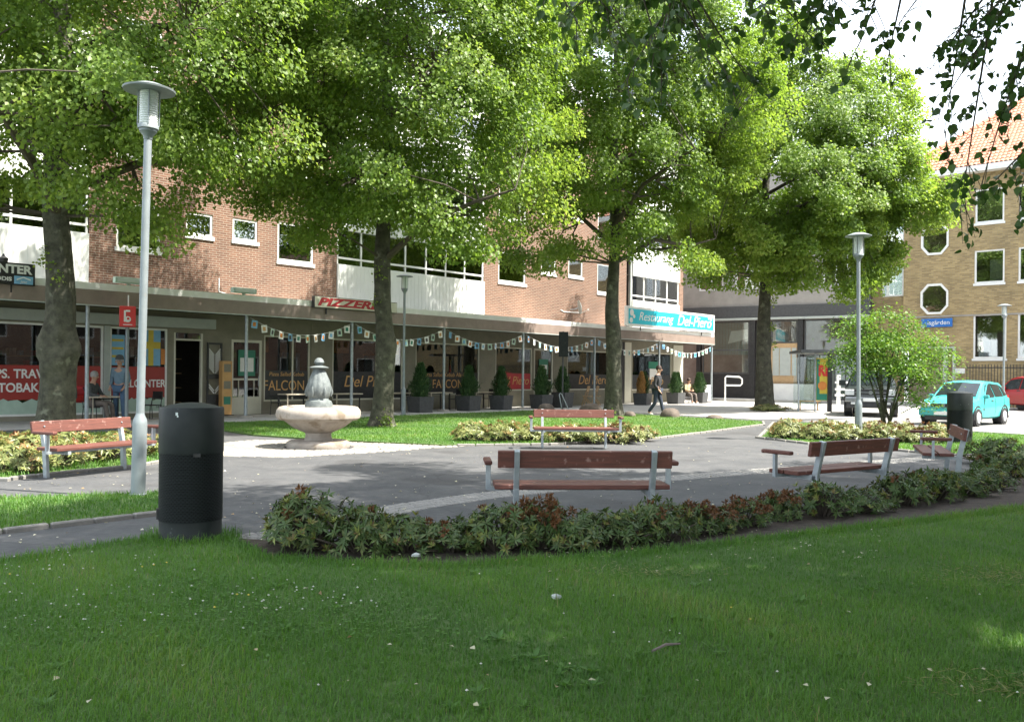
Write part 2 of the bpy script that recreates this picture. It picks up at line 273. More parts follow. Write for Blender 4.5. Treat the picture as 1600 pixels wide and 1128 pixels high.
class MB:
    def __init__(s): s.v = []; s.f = []
    def quad(s, *p):
        k = len(s.v); s.v += [tuple(q) for q in p]; s.f.append(tuple(range(k, k + len(p)))); return s
    def box(s, x0, x1, y0, y1, z0, z1, mtx=None):
        k = len(s.v)
        vs = [(x0, y0, z0), (x1, y0, z0), (x1, y1, z0), (x0, y1, z0), (x0, y0, z1), (x1, y0, z1), (x1, y1, z1), (x0, y1, z1)]
        if mtx is not None: vs = [tuple(mtx @ Vector(p)) for p in vs]
        s.v += vs
        for f in ((3, 2, 1, 0), (4, 5, 6, 7), (0, 1, 5, 4), (1, 2, 6, 5), (2, 3, 7, 6), (3, 0, 4, 7)): s.f.append(tuple(k + i for i in f))
        return s
    def bar(s, a, b, w, h, up=(0, 0, 1)):
        a, b = Vector(a), Vector(b); d = b - a; L = d.length; d.normalize(); up = Vector(up)
        if abs(d.dot(up)) > 0.98: up = Vector((0, 1, 0))
        sd_ = d.cross(up).normalized(); u2 = sd_.cross(d)
        m = Matrix((d, sd_, u2)).transposed().to_4x4(); m.translation = a
        return s.box(0, L, -w / 2, w / 2, -h / 2, h / 2, m)
    def tube(s, pts, rad, n=8, caps=True):
        P = [Vector(p) for p in pts]
        if not hasattr(rad, '__len__'): rad = [rad] * len(P)
        k0 = len(s.v); ref = None
        for i, p in enumerate(P):
            t = (P[min(i + 1, len(P) - 1)] - P[max(i - 1, 0)]).normalized()
            if ref is None:
                ref = t.cross(Vector((0, 0, 1)))
                if ref.length < 0.1: ref = t.cross(Vector((0, 1, 0)))
            a = (ref - t * ref.dot(t)).normalized(); b = t.cross(a); ref = a
            for j in range(n):
                th = 2 * math.pi * j / n
                q = p + (a * math.cos(th) + b * math.sin(th)) * rad[i]; s.v.append((q.x, q.y, q.z))
        for i in range(len(P) - 1):
            for j in range(n):
                a0 = k0 + i * n + j; a1 = k0 + i * n + (j + 1) % n
                s.f.append((a0, a1, a1 + n, a0 + n))
        if caps:
            s.f.append(tuple(k0 + j for j in reversed(range(n)))); s.f.append(tuple(k0 + (len(P) - 1) * n + j for j in range(n)))
        return s
    def lathe(s, prof, n=24, c=(0, 0, 0), mod=None, mtx=None):
        k0 = len(s.v)
        for (r, z) in prof:
            for j in range(n):
                th = 2 * math.pi * j / n; rr = r * (mod(th, z) if mod else 1)
                p = Vector((c[0] + rr * math.cos(th), c[1] + rr * math.sin(th), c[2] + z))
                if mtx is not None: p = mtx @ p
                s.v.append(tuple(p))
        for i in range(len(prof) - 1):
            for j in range(n):
                a0 = k0 + i * n + j; a1 = k0 + i * n + (j + 1) % n
                s.f.append((a0, a1, a1 + n, a0 + n))
        s.f.append(tuple(k0 + j for j in reversed(range(n)))); s.f.append(tuple(k0 + (len(prof) - 1) * n + j for j in range(n)))
        return s
    def prism(s, poly, z0, z1):
        n = len(poly); k = len(s.v)
        a = sum(poly[i][0] * poly[(i + 1) % n][1] - poly[(i + 1) % n][0] * poly[i][1] for i in range(n))
        if a < 0: poly = poly[::-1]
        s.v += [(p[0], p[1], z1) for p in poly] + [(p[0], p[1], z0) for p in poly]
        s.f.append(tuple(range(k, k + n)))
        for i in range(n):
            j = (i + 1) % n; s.f.append((k + i, k + n + i, k + n + j, k + j))
        return s
    def slab(s, poly_xz, y0, y1):
        """polygon in the x-z plane given a thickness along y"""
        n = len(poly_xz); k = len(s.v)
        s.v += [(p[0], y0, p[1]) for p in poly_xz] + [(p[0], y1, p[1]) for p in poly_xz]
        s.f.append(tuple(range(k, k + n))); s.f.append(tuple(reversed(range(k + n, k + 2 * n))))
        for i in range(n):
            j = (i + 1) % n; s.f.append((k + j, k + i, k + n + i, k + n + j))
        return s
    def holed(s, x0, x1, z0, z1, holes, y, depth):
        """a wall in the x-z plane facing -y with openings that have reveals"""
        xs = sorted({x0, x1, *[h[0] for h in holes], *[h[1] for h in holes]}); zs = sorted({z0, z1, *[h[2] for h in holes], *[h[3] for h in holes]})
        xs = [x for x in xs if x0 - 1e-6 <= x <= x1 + 1e-6]; zs = [z for z in zs if z0 - 1e-6 <= z <= z1 + 1e-6]
        for a, b in zip(xs, xs[1:]):
            for c, d in zip(zs, zs[1:]):
                cx, cz = (a + b) / 2, (c + d) / 2
                if any(h[0] < cx < h[1] and h[2] < cz < h[3] for h in holes): continue
                s.quad((a, y, c), (b, y, c), (b, y, d), (a, y, d))
        e = y + depth
        for a, b, c, d in holes:
            s.quad((a, y, c), (a, e, c), (b, e, c), (b, y, c)); s.quad((a, y, d), (b, y, d), (b, e, d), (a, e, d))
            s.quad((a, y, c), (a, y, d), (a, e, d), (a, e, c)); s.quad((b, y, c), (b, e, c), (b, e, d), (b, y, d))
        return s
    def mesh(s, name, smooth=False):
        me = bpy.data.meshes.new(name); me.from_pydata(s.v, [], s.f); me.update()
        if smooth:
            me.polygons.foreach_set('use_smooth', [True] * len(me.polygons))
        return me
    def build(s, name, m, parent=None, smooth=False, bev=0.0, loc=None, rot=None):
        o = link(name, s.mesh(name, smooth), m, parent, loc, rot)
        if bev:
            b = o.modifiers.new('edge', 'BEVEL'); b.width = bev; b.segments = 2; b.limit_method = 'ANGLE'
        if smooth:
            try: o.data.set_sharp_from_angle(angle=R(40))
            except Exception: pass
        return o
def text(body, size, m, parent, loc, rot=(R(90), 0, 0), ext=0.004, shear=0.0, width=None, align='CENTER', name='lettering', bold=0.0, sx=1.0):
    cu = bpy.data.curves.new(name, 'FONT'); cu.body = body; cu.size = size; cu.extrude = ext; cu.shear = shear
    cu.align_x = align; cu.align_y = 'CENTER'; cu.offset = bold; cu.materials.append(m)
    o = bpy.data.objects.new(name, cu); COL.objects.link(o); o.parent = parent; o.location = loc; o.rotation_euler = rot
    o.scale = (sx, 1, 1)
    return o
def leaf_mesh(name, P, D, N, size, wid=0.42, fold=0.12, tint=None, long=False):
    """many small folded leaves as one mesh: P base points, D directions, N normals (n x 3 arrays)"""
    n = len(P); D = D / np.linalg.norm(D, axis=1, keepdims=True)
    Sd = np.cross(D, N); Sd /= np.linalg.norm(Sd, axis=1, keepdims=True) + 1e-9; Nn = np.cross(Sd, D)
    s = np.asarray(size).reshape(-1, 1) * np.ones((n, 1))
    V = np.empty((n, 4, 3)); mid = 0.45
    V[:, 0] = P; V[:, 1] = P + D * s * mid + Sd * s * wid + Nn * s * fold
    V[:, 2] = P + D * s - Nn * s * fold * 0.6; V[:, 3] = P + D * s * mid - Sd * s * wid + Nn * s * fold
    idx = (np.arange(n) * 4)[:, None] + np.array([[0, 2, 1, 0, 3, 2]])
    me = bpy.data.meshes.new(name); me.vertices.add(n * 4); me.vertices.foreach_set('co', V.reshape(-1))
    me.loops.add(n * 6); me.loops.foreach_set('vertex_index', idx.reshape(-1).astype(np.int32))
    me.polygons.add(n * 2); me.polygons.foreach_set('loop_start', (np.arange(n * 2) * 3).astype(np.int32))
    me.update(calc_edges=True)
    if tint is None: tint = np.random.rand(n)
    at = me.attributes.new('tint', 'FLOAT', 'POINT'); at.data.foreach_set('value', np.repeat(np.clip(tint, 0, 1), 4).astype(np.float32))
    return me
def broad_leaf_mesh(name, P, D, N, size, tint):
    """heart-shaped folded leaves seen close up"""
    n = len(P); D = unit_(D); Sd = unit_(np.cross(D, N)); Nn = np.cross(Sd, D); s = np.asarray(size).reshape(-1, 1)
    out = [(0, 0, 0), (.06, .26, .05), (.34, .43, .1), (.68, .27, .04), (1, 0, -.1), (.68, -.27, .04), (.34, -.43, .1), (.06, -.26, .05), (.4, 0, 0)]
    V = np.stack([P + D * s * q[0] + Sd * s * q[1] + Nn * s * q[2] for q in out], 1)
    F = np.array([[8, 1, 0], [8, 2, 1], [8, 3, 2], [8, 4, 3], [8, 5, 4], [8, 6, 5], [8, 7, 6], [8, 0, 7]]).reshape(1, -1)
    idx = (np.arange(n) * 9)[:, None] + F
    me = bpy.data.meshes.new(name); me.vertices.add(n * 9); me.vertices.foreach_set('co', V.reshape(-1))
    me.loops.add(n * 24); me.loops.foreach_set('vertex_index', idx.reshape(-1).astype(np.int32))
    me.polygons.add(n * 8); me.polygons.foreach_set('loop_start', (np.arange(n * 8) * 3).astype(np.int32)); me.update(calc_edges=True)
    at = me.attributes.new('tint', 'FLOAT', 'POINT'); at.data.foreach_set('value', np.repeat(np.clip(tint, 0, 1), 9).astype(np.float32))
    return me
def unit_(v): return v / (np.linalg.norm(v, axis=-1, keepdims=True) + 1e-9)
def blades(name, P, h, w, lean, rng, tint):
    n = len(P); a = rng.uniform(0, 2 * np.pi, n); ax = np.stack([np.cos(a), np.sin(a), np.zeros(n)], 1); px = np.stack([-np.sin(a), np.cos(a), np.zeros(n)], 1)
    h = h.reshape(-1, 1); w = w.reshape(-1, 1); ln = lean.reshape(-1, 1); up = np.array([[0, 0, 1.0]])
    V = np.empty((n, 5, 3))
    V[:, 0] = P - px * w; V[:, 1] = P + px * w
    m = P + up * h * 0.55 + ax * h * ln * 0.3
    V[:, 2] = m + px * w * 0.8; V[:, 3] = m - px * w * 0.8; V[:, 4] = P + up * h * (1 - 0.35 * ln) + ax * h * ln
    idx = (np.arange(n) * 5)[:, None] + np.array([[0, 1, 2, 0, 2, 3, 3, 2, 4]])
    me = bpy.data.meshes.new(name); me.vertices.add(n * 5); me.vertices.foreach_set('co', V.reshape(-1))
    me.loops.add(n * 9); me.loops.foreach_set('vertex_index', idx.reshape(-1).astype(np.int32))
    me.polygons.add(n * 3); me.polygons.foreach_set('loop_start', (np.arange(n * 3) * 3).astype(np.int32))
    me.update(calc_edges=True)
    at = me.attributes.new('tint', 'FLOAT', 'POINT'); at.data.foreach_set('value', np.repeat(np.clip(tint, 0, 1), 5).astype(np.float32))
    return me
def inside(poly, X, Y):
    c = np.zeros(len(X), bool); n = len(poly)
    for i in range(n):
        x0, y0 = poly[i]; x1, y1 = poly[(i + 1) % n]
        if y0 == y1: continue
        c ^= ((y0 > Y) != (y1 > Y)) & (X < (x1 - x0) * (Y - y0) / (y1 - y0) + x0)
    return c

# ------------------------------------------------------------------ the setting: ground, paths, lawns
def sheet(name, poly, z0, z1, m):
    mb = MB(); mb.prism(poly, z0, z1); return tag(mb.build(name, m), kind='structure')
gm = MB(); gm.quad((-400, -300, 0), (400, -300, 0), (400, 500, 0), (-400, 500, 0)); tag(gm.build('ground', M['asphalt']), kind='structure')
FB = Frame((-8.55, 28.5), (.6716, .7409))
def fw(x, d): return FB.w(x, d)[:2]
sheet('pavement', [fw(-30, 8), fw(-30, -1.7), fw(-9, -1.7), fw(4, -1.9), fw(14, -1.8), (5.6, 35.2), (8.6, 31.2), (13.5, 33.5), (30, 41), (60, 75), (20, 75)], -0.02, 0.012, M['pavement'])
sheet('sunlit_road', [(9.8, 30.0), (11.2, 28.6), (13.8, 24.6), (15.2, 21.2), (60, 12), (90, 30), (60, 46), (34, 42), (13.5, 33.4)], -0.02, 0.008, M['sunlit_road'])
LAWN = [(-14, 2.0), (-9, 4.3), (-5.2, 6.2), (-3.91, 6.78), (-3.6, 7.13), (-3.33, 7.62), (-3.06, 7.84), (-2.75, 7.95), (-2.5, 7.85), (-1.92, 7.04), (-1.17, 6.84), (-0.48, 6.81), (0.27, 7.03), (1.08, 7.37), (2.03, 7.92), (3.12, 8.56), (4.39, 9.28), (5.91, 10.17), (8.5, 11.8), (13, 14.5), (22, 18), (22, -14), (-14, -14)]
sheet('lawn', LAWN, -0.02, 0.035, M['turf'])
BED = [(-2.5, 7.85), (-2.1, 7.75), (-1.3, 7.75), (-0.3, 7.9), (0.6, 8.15), (1.5, 8.65), (2.6, 9.5), (3.9, 10.2), (5.1, 11.1), (6.3, 12.2), (7.8, 14.0), (9.0, 14.2), (8.5, 11.8), (5.91, 10.17), (4.39, 9.28), (3.12, 8.56), (2.03, 7.92), (1.08, 7.37), (0.27, 7.03), (-0.48, 6.81), (-1.17, 6.84), (-1.92, 7.04)]
sheet('flower_bed', BED, -0.02, 0.025, M['soil'])
STRIP = [(-14, 7.6), (-9, 9.9), (-5.8, 10.03), (-4.26, 10.66), (-3.75, 10.3), (-3.45, 9.85), (-3.67, 9.25), (-4.68, 8.11), (-6.2, 6.9), (-9, 5.4), (-14, 4.0)]
sheet('grass_strip', STRIP, -0.02, 0.035, M['turf'])
BEDL = [(-18, 15.6), (-9.5, 12.3), (-6.83, 11.9), (-6.5, 12.75), (-5.95, 13.55), (-5.76, 14.5), (-6.3, 16.3), (-7.8, 17.6), (-13, 17.6), (-18, 18.6)]
sheet('left_bed', BEDL, -0.02, 0.03, M['turf'])
LAWN1 = [(-18, 19.0), (-13, 18.0), (-7.9, 18.0), (-8.2, 19.5), (-9.3, 20.6), (-12.5, 20.2), (-18, 20.2)]
sheet('tree_lawn', LAWN1, -0.02, 0.034, M['turf'])
LAWN2 = [(-8.45, 25.0), (-3.58, 30.9), (1.2, 36.6), (3.2, 35.6), (5.85, 32.15), (8.27, 29.19), (7.83, 27.63), (5.14, 23.56), (3.18, 20.74), (0.84, 18.93), (-1.44, 18.3), (-3.0, 18.9), (-4.4, 19.6), (-6.0, 20.6), (-7.6, 22.6)]
sheet('back_lawn', LAWN2, -0.02, 0.036, M['turf'])
BED2 = [(6.12, 21.58), (6.7, 20.0), (7.49, 19.45), (8.53, 17.27), (9.2, 17.3), (10.49, 18.06), (14.6, 20.6), (13.56, 23.36), (11.6, 26.6), (10.2, 28.2), (8.6, 28.6)]
sheet('right_bed', BED2, -0.02, 0.034, M['turf'])
sheet('raised_pavement', [(9.0, 60), (11.5, 55.2), (14.0, 52.8), (18.5, 50.6), (22.3, 49.4), (24, 52), (14, 62)], -0.02, 0.16, M['pavement'])

# sett band, kerbs, cobbled apron: each stone its own piece
def resample(pts, step):
    out = []; acc = 0.0; P = [Vector(p) for p in pts]
    for a, b in zip(P, P[1:]):
        L = (b - a).length; t = acc
        while t < L: out.append((a + (b - a) * (t / L), (b - a).normalized())); t += step
        acc = t - L
    return out
def stone_mesh(name, x, y, z, seed, m):
    r = random.Random(seed); mb = MB(); b = 0.012
    c = [(x / 2 * (1 - r.random() * .1), y / 2 * (1 - r.random() * .1)) for _ in range(4)]
    sg = [(-1, -1), (1, -1), (1, 1), (-1, 1)]
    lo = [(s[0] * q[0], s[1] * q[1], -0.05) for s, q in zip(sg, c)]; md = [(p[0], p[1], z - b) for p in lo]; tp = [(p[0] - s[0] * b, p[1] - s[1] * b, z + r.uniform(-.003, .003)) for p, s in zip(lo, sg)]
    mb.v = lo + md + tp
    for k in (0, 4):
        for i in range(4): j = (i + 1) % 4; mb.f.append((k + i, k + j, k + 4 + j, k + 4 + i))
    mb.f.append((8, 9, 10, 11)); me = mb.mesh(name); me.materials.append(m); return me
def lay(parent, name, meshes, places, limit=295):
    """places: (x, y, z, rot) nearest first; the first ones are objects, the rest one joined piece"""
    places = sorted(places, key=lambda p: p[0] ** 2 + p[1] ** 2); r = random.Random(3)
    for p in places[:limit]:
        o = link(name, r.choice(meshes), None, parent, p[:3], (r.uniform(-.02, .02), r.uniform(-.02, .02), p[3]))
    rest = places[limit:]
    if rest:
        mb = MB()
        for p in rest:
            me = r.choice(meshes); k = len(mb.v); c, s_ = math.cos(p[3]), math.sin(p[3])
            mb.v += [(p[0] + v.co.x * c - v.co.y * s_, p[1] + v.co.x * s_ + v.co.y * c, p[2] + v.co.z) for v in me.vertices]
            mb.f += [tuple(k + i for i in f.vertices) for f in me.polygons]
        tag(mb.build(name, meshes[0].materials[0], parent), kind='stuff')
band = [(-3.0, 7.35), (-2.51, 7.75), (-2.14, 8.12), (-1.68, 9.01), (-1.08, 10.0), (-0.3, 10.9), (0.69, 11.7), (1.84, 12.6), (3.14, 13.5), (4.48, 14.4), (5.96, 15.35), (7.44, 16.35), (9.71, 17.75), (12.5, 19.3)]
setts = [stone_mesh('sett', .105, .105, .014, i, M['sett']) for i in range(7)]
cb = tag(bpy.data.objects.new('sett_band', None), kind='structure'); COL.objects.link(cb)
pl = []
for row in range(4):
    for k, (p, d) in enumerate(resample(band, 0.117)):
        n = Vector((-d.y, d.x)); q = p + n * (row - 1.5) * 0.117 + d * (0.05 * (row % 2) + rnd.uniform(-.008, .008))
        pl.append((q.x, q.y, 0.0, math.atan2(d.y, d.x) + rnd.uniform(-.06, .06)))
lay(cb, 'sett', setts, pl)
ap = tag(bpy.data.objects.new('cobbled_apron', None), kind='structure'); COL.objects.link(ap)
APR = [(-6.6, 17.6), (-6.0, 16.5), (-5.0, 15.6), (-3.9, 15.5), (-2.8, 16.4), (-1.6, 17.7), (-0.9, 18.35), (-1.6, 18.5), (-3.0, 18.85), (-4.4, 19.5), (-5.6, 19.3)]
psetts = [stone_mesh('cobblestone', .115, .105, .016, 20 + i, M['pale_sett']) for i in range(6)]
pl = []
for i in range(60):
    for j in range(46):
        x, y = -6.9 + i * 0.122, 15.2 + j * 0.115 + (i % 2) * .05
        if (x + 3.86) ** 2 + (y - 17.67) ** 2 < 0.5: continue
        if inside(APR, np.array([x]), np.array([y]))[0]: pl.append((x + rnd.uniform(-.02, .02), y + rnd.uniform(-.02, .02), 0.0, rnd.uniform(-.3, .3)))
lay(ap, 'cobblestone', psetts, pl)
kst = [stone_mesh('kerbstone', .39, .08, .05, 40 + i, M['stone']) for i in range(5)]
def kerb(name, pts, step=0.4):
    k = tag(bpy.data.objects.new(name, None), kind='structure'); COL.objects.link(k)
    lay(k, 'kerbstone', kst, [(p.x, p.y, 0.0, math.atan2(d.y, d.x) + rnd.uniform(-.02, .02)) for p, d in resample(pts, step)])
kerb('strip_kerb', [(-3.42, 9.85), (-3.62, 9.2), (-4.65, 8.05), (-6.2, 6.83), (-9, 5.33), (-14, 3.93)])
kerb('back_lawn_kerb', [(8.3, 29.15), (7.89, 27.6), (5.2, 23.52), (3.22, 20.69), (0.86, 18.86), (-1.3, 18.25)])
kerb('right_bed_kerb', [(8.5, 28.7), (6.05, 21.6), (6.65, 19.95), (7.45, 19.4), (8.5, 17.2), (9.25, 17.22), (10.5, 18.0), (14.7, 20.55)])
kerb('left_bed_kerb', [(-13, 13.6), (-9.5, 12.22), (-6.8, 11.82), (-6.43, 12.72), (-5.88, 13.52), (-5.69, 14.5), (-6.25, 16.35)])

# ------------------------------------------------------------------ brick building with shops under a canopy
bb = thing('brick_building', 'red brick apartment block with white balcony bays above a row of canopied shops', 'building', FB.o + (0,), FB.rot)
WALL = 2.0; XE = 29.86; X0 = -16.0; TOP = 15.6; FH = 2.9
def wx(px): return FB.at(px, 500, WALL)[0]
def window(parent, x0, x1, z0, z1, y, frame=0.07, m_frame='white', glass='glass', mull=(), sill=True, curtain=None, proud=0.02, rail=None):
    """a framed window set into an opening: frame > pane, sill, curtain"""
    mb = MB(); a, b = y - proud, y + 0.06; f = frame
    mb.box(x0, x0 + f, a, b, z0, z1).box(x1 - f, x1, a, b, z0, z1).box(x0 + f, x1 - f, a, b, z1 - f, z1).box(x0 + f, x1 - f, a, b, z0, z0 + f)
    for t in mull: xm = x0 + (x1 - x0) * t; mb.box(xm - f / 2, xm + f / 2, a, b, z0 + f, z1 - f)
    if rail: zz = z0 + (z1 - z0) * rail; mb.box(x0 + f, x1 - f, a + .004, b, zz - f / 2, zz + f / 2)
    w = mb.build('window', M[m_frame], parent)
    MB().box(x0 + f, x1 - f, y + 0.015, y + 0.025, z0 + f, z1 - f).build('pane', M[glass], w)
    if sill: MB().box(x0 - 0.05, x1 + 0.05, y - 0.1, y + 0.02, z0 - 0.13, z0 - 0.005).build('sill', M['white'], w)
    if curtain:
        c = MB(); n = 10
        for side in curtain:
            xa, xb = (x0 + f, x0 + (x1 - x0) * .38) if side == 'l' else (x1 - (x1 - x0) * .38, x1 - f)
            if side == 'f': xa, xb = x0 + f, x1 - f
            for i in range(n):
                u, v = i / n, (i + 1) / n
                c.quad((xa + (xb - xa) * u, y + .2 + .03 * (i % 2), z0), (xa + (xb - xa) * v, y + .2 + .03 * ((i + 1) % 2), z0), (xa + (xb - xa) * v, y + .2 + .03 * ((i + 1) % 2), z1), (xa + (xb - xa) * u, y + .2 + .03 * (i % 2), z1))
        c.build('curtain', M['curtain'], w)
    return w
secs = [('bay', X0, -11.5), ('brick', -11.5, -10.6), ('bay', -10.6, wx(137)), ('brick', wx(137), wx(525)), ('bay', wx(525), wx(755)), ('brick', wx(755), wx(978)), ('bay', wx(986), wx(1060)), ('brick', wx(1060), XE)]
BW = [(-3.37, -1.96, 5.33, 6.75, 'l'), (-1.09, -0.14, 6.01, 6.75, None), (0.6, 1.56, 6.03, 6.78, 'f'), (2.38, 3.9, 5.5, 6.89, 'r'), (13.95, 15.82, 5.74, 7.12, None), (16.95, 18.05, 6.42, 7.24, None), (19.05, 20.2, 6.45, 7.3, 'f'), (21.45, 22.9, 5.8, 7.3, 'l')]
floors = range(4)
wall_n = 0
for kind, xa, xb in secs:
    if kind == 'brick':
        holes = [(a, b, z0 + FH * k, z1 + FH * k) for a, b, z0, z1, c in BW if xa < a and b < xb for k in floors]
        mb = MB(); mb.holed(xa, xb, 3.5, TOP, holes, WALL, 0.12); mb.build('brick_wall', M['brick'], bb)
    else:
        for k in floors:
            zs0, zs1, zg1 = (3.5 if k == 0 else 5.05 + FH * (k - 1) + 1.45), 5.62 + FH * k, 6.62 + FH * k + (0.3 if k else 0)
            zg1 = 6.95 + FH * k
            zs0 = 3.5 if k == 0 else 6.95 + FH * (k - 1)
            sp = MB().box(xa + .02, xb - .02, WALL - .08, WALL + .1, zs0, zs1)
            pn = sp.build('balcony_front', M['panel'], bb)
            rb = MB(); nr = int((xb - xa) / 0.2)
            for i in range(nr): x = xa + .06 + i * .2; rb.box(x, x + .03, WALL - .092, WALL - .081, zs0 + .03, zs1 - .06)
            tag(rb.build('rib', M['panel'], pn), kind='stuff')
            nm = max(2, int(round((xb - xa) / 1.15)))
            wdw = MB()
            for i in range(nm + 1):
                x = xa + .05 + (xb - xa - .1) * i / nm; wdw.box(x - .03, x + .03, WALL + .02, WALL + .1, zs1 + .003, zg1 - .003)
            wdw.box(xa + .02, xb - .02, WALL + .005, WALL + .11, zs1 + .22, zs1 + .29)
            gz = wdw.build('balcony_glazing', M['white'], bb)
            for i in range(nm):
                u, v = xa + .05 + (xb - xa - .1) * i / nm + .03, xa + .05 + (xb - xa - .1) * (i + 1) / nm - .03
                MB().box(u, v, WALL + .05, WALL + .06, zs1 + .01, zg1 - .01).build('pane', M['glass'], gz)
                if rnd.random() < .3: MB().box(u + .1, v - .1, WALL + .5, WALL + .53, zs1 + .1, zg1 - .2).build('curtain', M['curtain' if rnd.random() < .6 else 'white'], gz)
for a, b, z0, z1, c in BW:
    for k in floors:
        window(bb, a, b, z0 + FH * k, z1 + FH * k, WALL + .05, curtain=c if k == 0 else rnd.choice([None, 'l', 'f', 'r']), mull=(.8,) if b - a > 1.3 and k % 2 else ())
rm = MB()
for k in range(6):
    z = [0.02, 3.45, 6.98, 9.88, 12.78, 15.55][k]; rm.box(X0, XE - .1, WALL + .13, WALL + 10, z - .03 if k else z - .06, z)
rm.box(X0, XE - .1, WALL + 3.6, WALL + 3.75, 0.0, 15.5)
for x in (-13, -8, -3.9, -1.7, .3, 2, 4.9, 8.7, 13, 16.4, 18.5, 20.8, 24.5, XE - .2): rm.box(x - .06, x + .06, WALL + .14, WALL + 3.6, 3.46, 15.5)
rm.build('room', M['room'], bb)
MB().box(XE - .09, XE, WALL + .006, WALL + 10, 0, TOP).build('side_wall', M['brick'], bb)
MB().box(X0 - .3, XE + .3, WALL - .25, WALL + 10.3, TOP, TOP + .35).build('roof', M['white'], bb)
MB().tube([(wx(982), WALL - .1, 3.9), (wx(982), WALL - .1, TOP)], .055, 8).build('drainpipe', M['greybox'], bb)
# canopy
cz0, cz1 = 3.34, 3.76
CE = 29.95
fas = MB().box(X0, CE, -.06, .02, cz0, cz1).box(CE - .08, CE, .021, WALL - .01, cz0, cz1).build('canopy', M['fascia'], bb)
MB().box(X0, CE + .01, -.075, .03, cz0 - .035, cz0 - .002).build('edge_trim', M['greybox'], fas)
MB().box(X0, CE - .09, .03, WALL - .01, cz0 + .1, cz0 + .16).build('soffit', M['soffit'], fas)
MB().box(X0, CE - .02, -.03, WALL - .01, cz1 + .003, cz1 + .2).build('parapet', M['white'], fas)
post_x = [-15, -9.9, -5.0, 0.0, 4.23, 8.77, 13.5, 18.68, 24.33, 29.83]
for x in post_x:
    MB().tube([(x, .06, 0.0), (x, .06, cz0 + .1)], .055, 12).build('post', M['galv'], fas, smooth=True)
    MB().lathe([(.26, 0), (.25, .05), (.1, .07)], 12, (x, .06, .012)).build('post_foot', M['concrete'], fas)
# shop fronts, back under the canopy: wall, doors, windows, lettering
SW = WALL
shop_holes = [(-12, wx(-20), .55, 2.8), (wx(-12), wx(162), .15, 2.85), (wx(172), wx(262), .15, 2.85), (wx(272), wx(317), 0.02, 2.75), (wx(362), wx(410), .02, 2.6), (wx(413), wx(485), .45, 2.8), (wx(520), wx(630), .45, 2.8), (wx(650), wx(750), .6, 2.8), (wx(775), wx(832), .75, 2.75), (wx(835), wx(865), .02, 2.75), (wx(887), wx(968), .75, 2.75), (wx(988), wx(1050), .7, 2.8)]
mb = MB(); mb.holed(X0, XE, 0, 3.42, shop_holes, SW, 0.12); mb.build('shop_wall', M['olive'], bb)
def shopwin(h, fm='cream', mull=(), glass='shopglass'):
    return window(bb, h[0], h[1], h[2], h[3], SW + .04, .06, fm, glass, mull, sill=False)
sw = [None] * 12
for i in (0, 1, 2, 5, 6, 7, 8, 10, 11):
    sw[i] = shopwin(shop_holes[i], 'white' if i < 3 else 'cream', mull=(.62,) if i == 5 else ((.5,) if i == 1 else ()))
def door(h, fm, notice=True, kick='cream'):
    x0, x1, z0, z1 = h; mb = MB(); f = .09; y0, y1 = SW + .02, SW + .09
    mb.box(x0, x0 + f, y0, y1, z0, z1).box(x1 - f, x1, y0, y1, z0, z1).box(x0 + f, x1 - f, y0, y1, z1 - f, z1).box(x0 + f, x1 - f, y0, y1, 1.2, 1.27)
    d = mb.build('door', M[fm], bb)
    MB().box(x0 + f, x1 - f, y0 + .03, y0 + .04, .62, z1 - f).build('pane', M['shopglass'], d)
    MB().box(x0 + f, x1 - f, y0 + .01, y0 + .06, z0, .62).build('kick_panel', M[kick], d)
    bars = MB()
    for i in range(1, 4): x = x0 + (x1 - x0) * i / 4; bars.box(x - .012, x + .012, y0 - .005, y0 + .02, .62, 1.2)
    bars.build('guard_bars', M[fm], d)
    MB().bar((x1 - f - .06, y0 - .05, 1.0), (x1 - f - .06, y0 - .05, 1.35), .03, .03).build('handle', M['galv'], d)
    if notice:
        xc = (x0 + x1) / 2
        MB().box(xc - .33, xc + .33, y0 - .012, y0 - .004, 1.35, 2.25).build('green_notice', M['green'], d)
        MB().box(xc - .26, xc + .26, y0 - .02, y0 - .013, 1.5, 1.98).build('white_notice', M['white'], d)
    return d
door(shop_holes[4], 'cream'); door(shop_holes[9], 'cream')
x0, x1 = shop_holes[3][:2]
kd = MB().box(x0, x0 + .06, SW, SW + .1, 0.02, 2.75).box(x1 - .06, x1, SW, SW + .1, .02, 2.75).box(x0 + .06, x1 - .06, SW, SW + .1, 2.5, 2.56).build('door_frame', M['cream'], bb)
MB().box(x0 + .06, x1 - .06, SW + .04, SW + .05, 2.57, 2.74).build('pane', M['shopglass'], kd)
# opened lattice door of the kiosk
gx0, gx1 = wx(322), wx(345)
gd = MB().box(gx0, gx0 + .05, SW - .12, SW - .06, .05, 2.45).box(gx1 - .05, gx1, SW - .12, SW - .06, .05, 2.45).box(gx0, gx1, SW - .121, SW - .061, 2.4, 2.46).box(gx0 + .05, gx1 - .05, SW - .12, SW - .06, 1.25, 1.4).box(gx0 + .05, gx1 - .05, SW - .12, SW - .06, .05, .72).build('lattice_door', M['black'], bb)
lt = MB(); xm = (gx0 + gx1) / 2
for zb, zt in ((.74, 1.24), (1.42, 2.4)):
    n = int((zt - zb - .25) / .085)
    for i in range(n):
        z = zb + .02 + i * .085
        lt.bar((gx0 + .06, SW - .1, z + .22), (xm - .02, SW - .1, z), .018, .03); lt.bar((gx1 - .06, SW - .1, z + .22), (xm + .02, SW - .1, z), .018, .03)
tag(lt.build('lattice', M['white'], gd), kind='stuff')
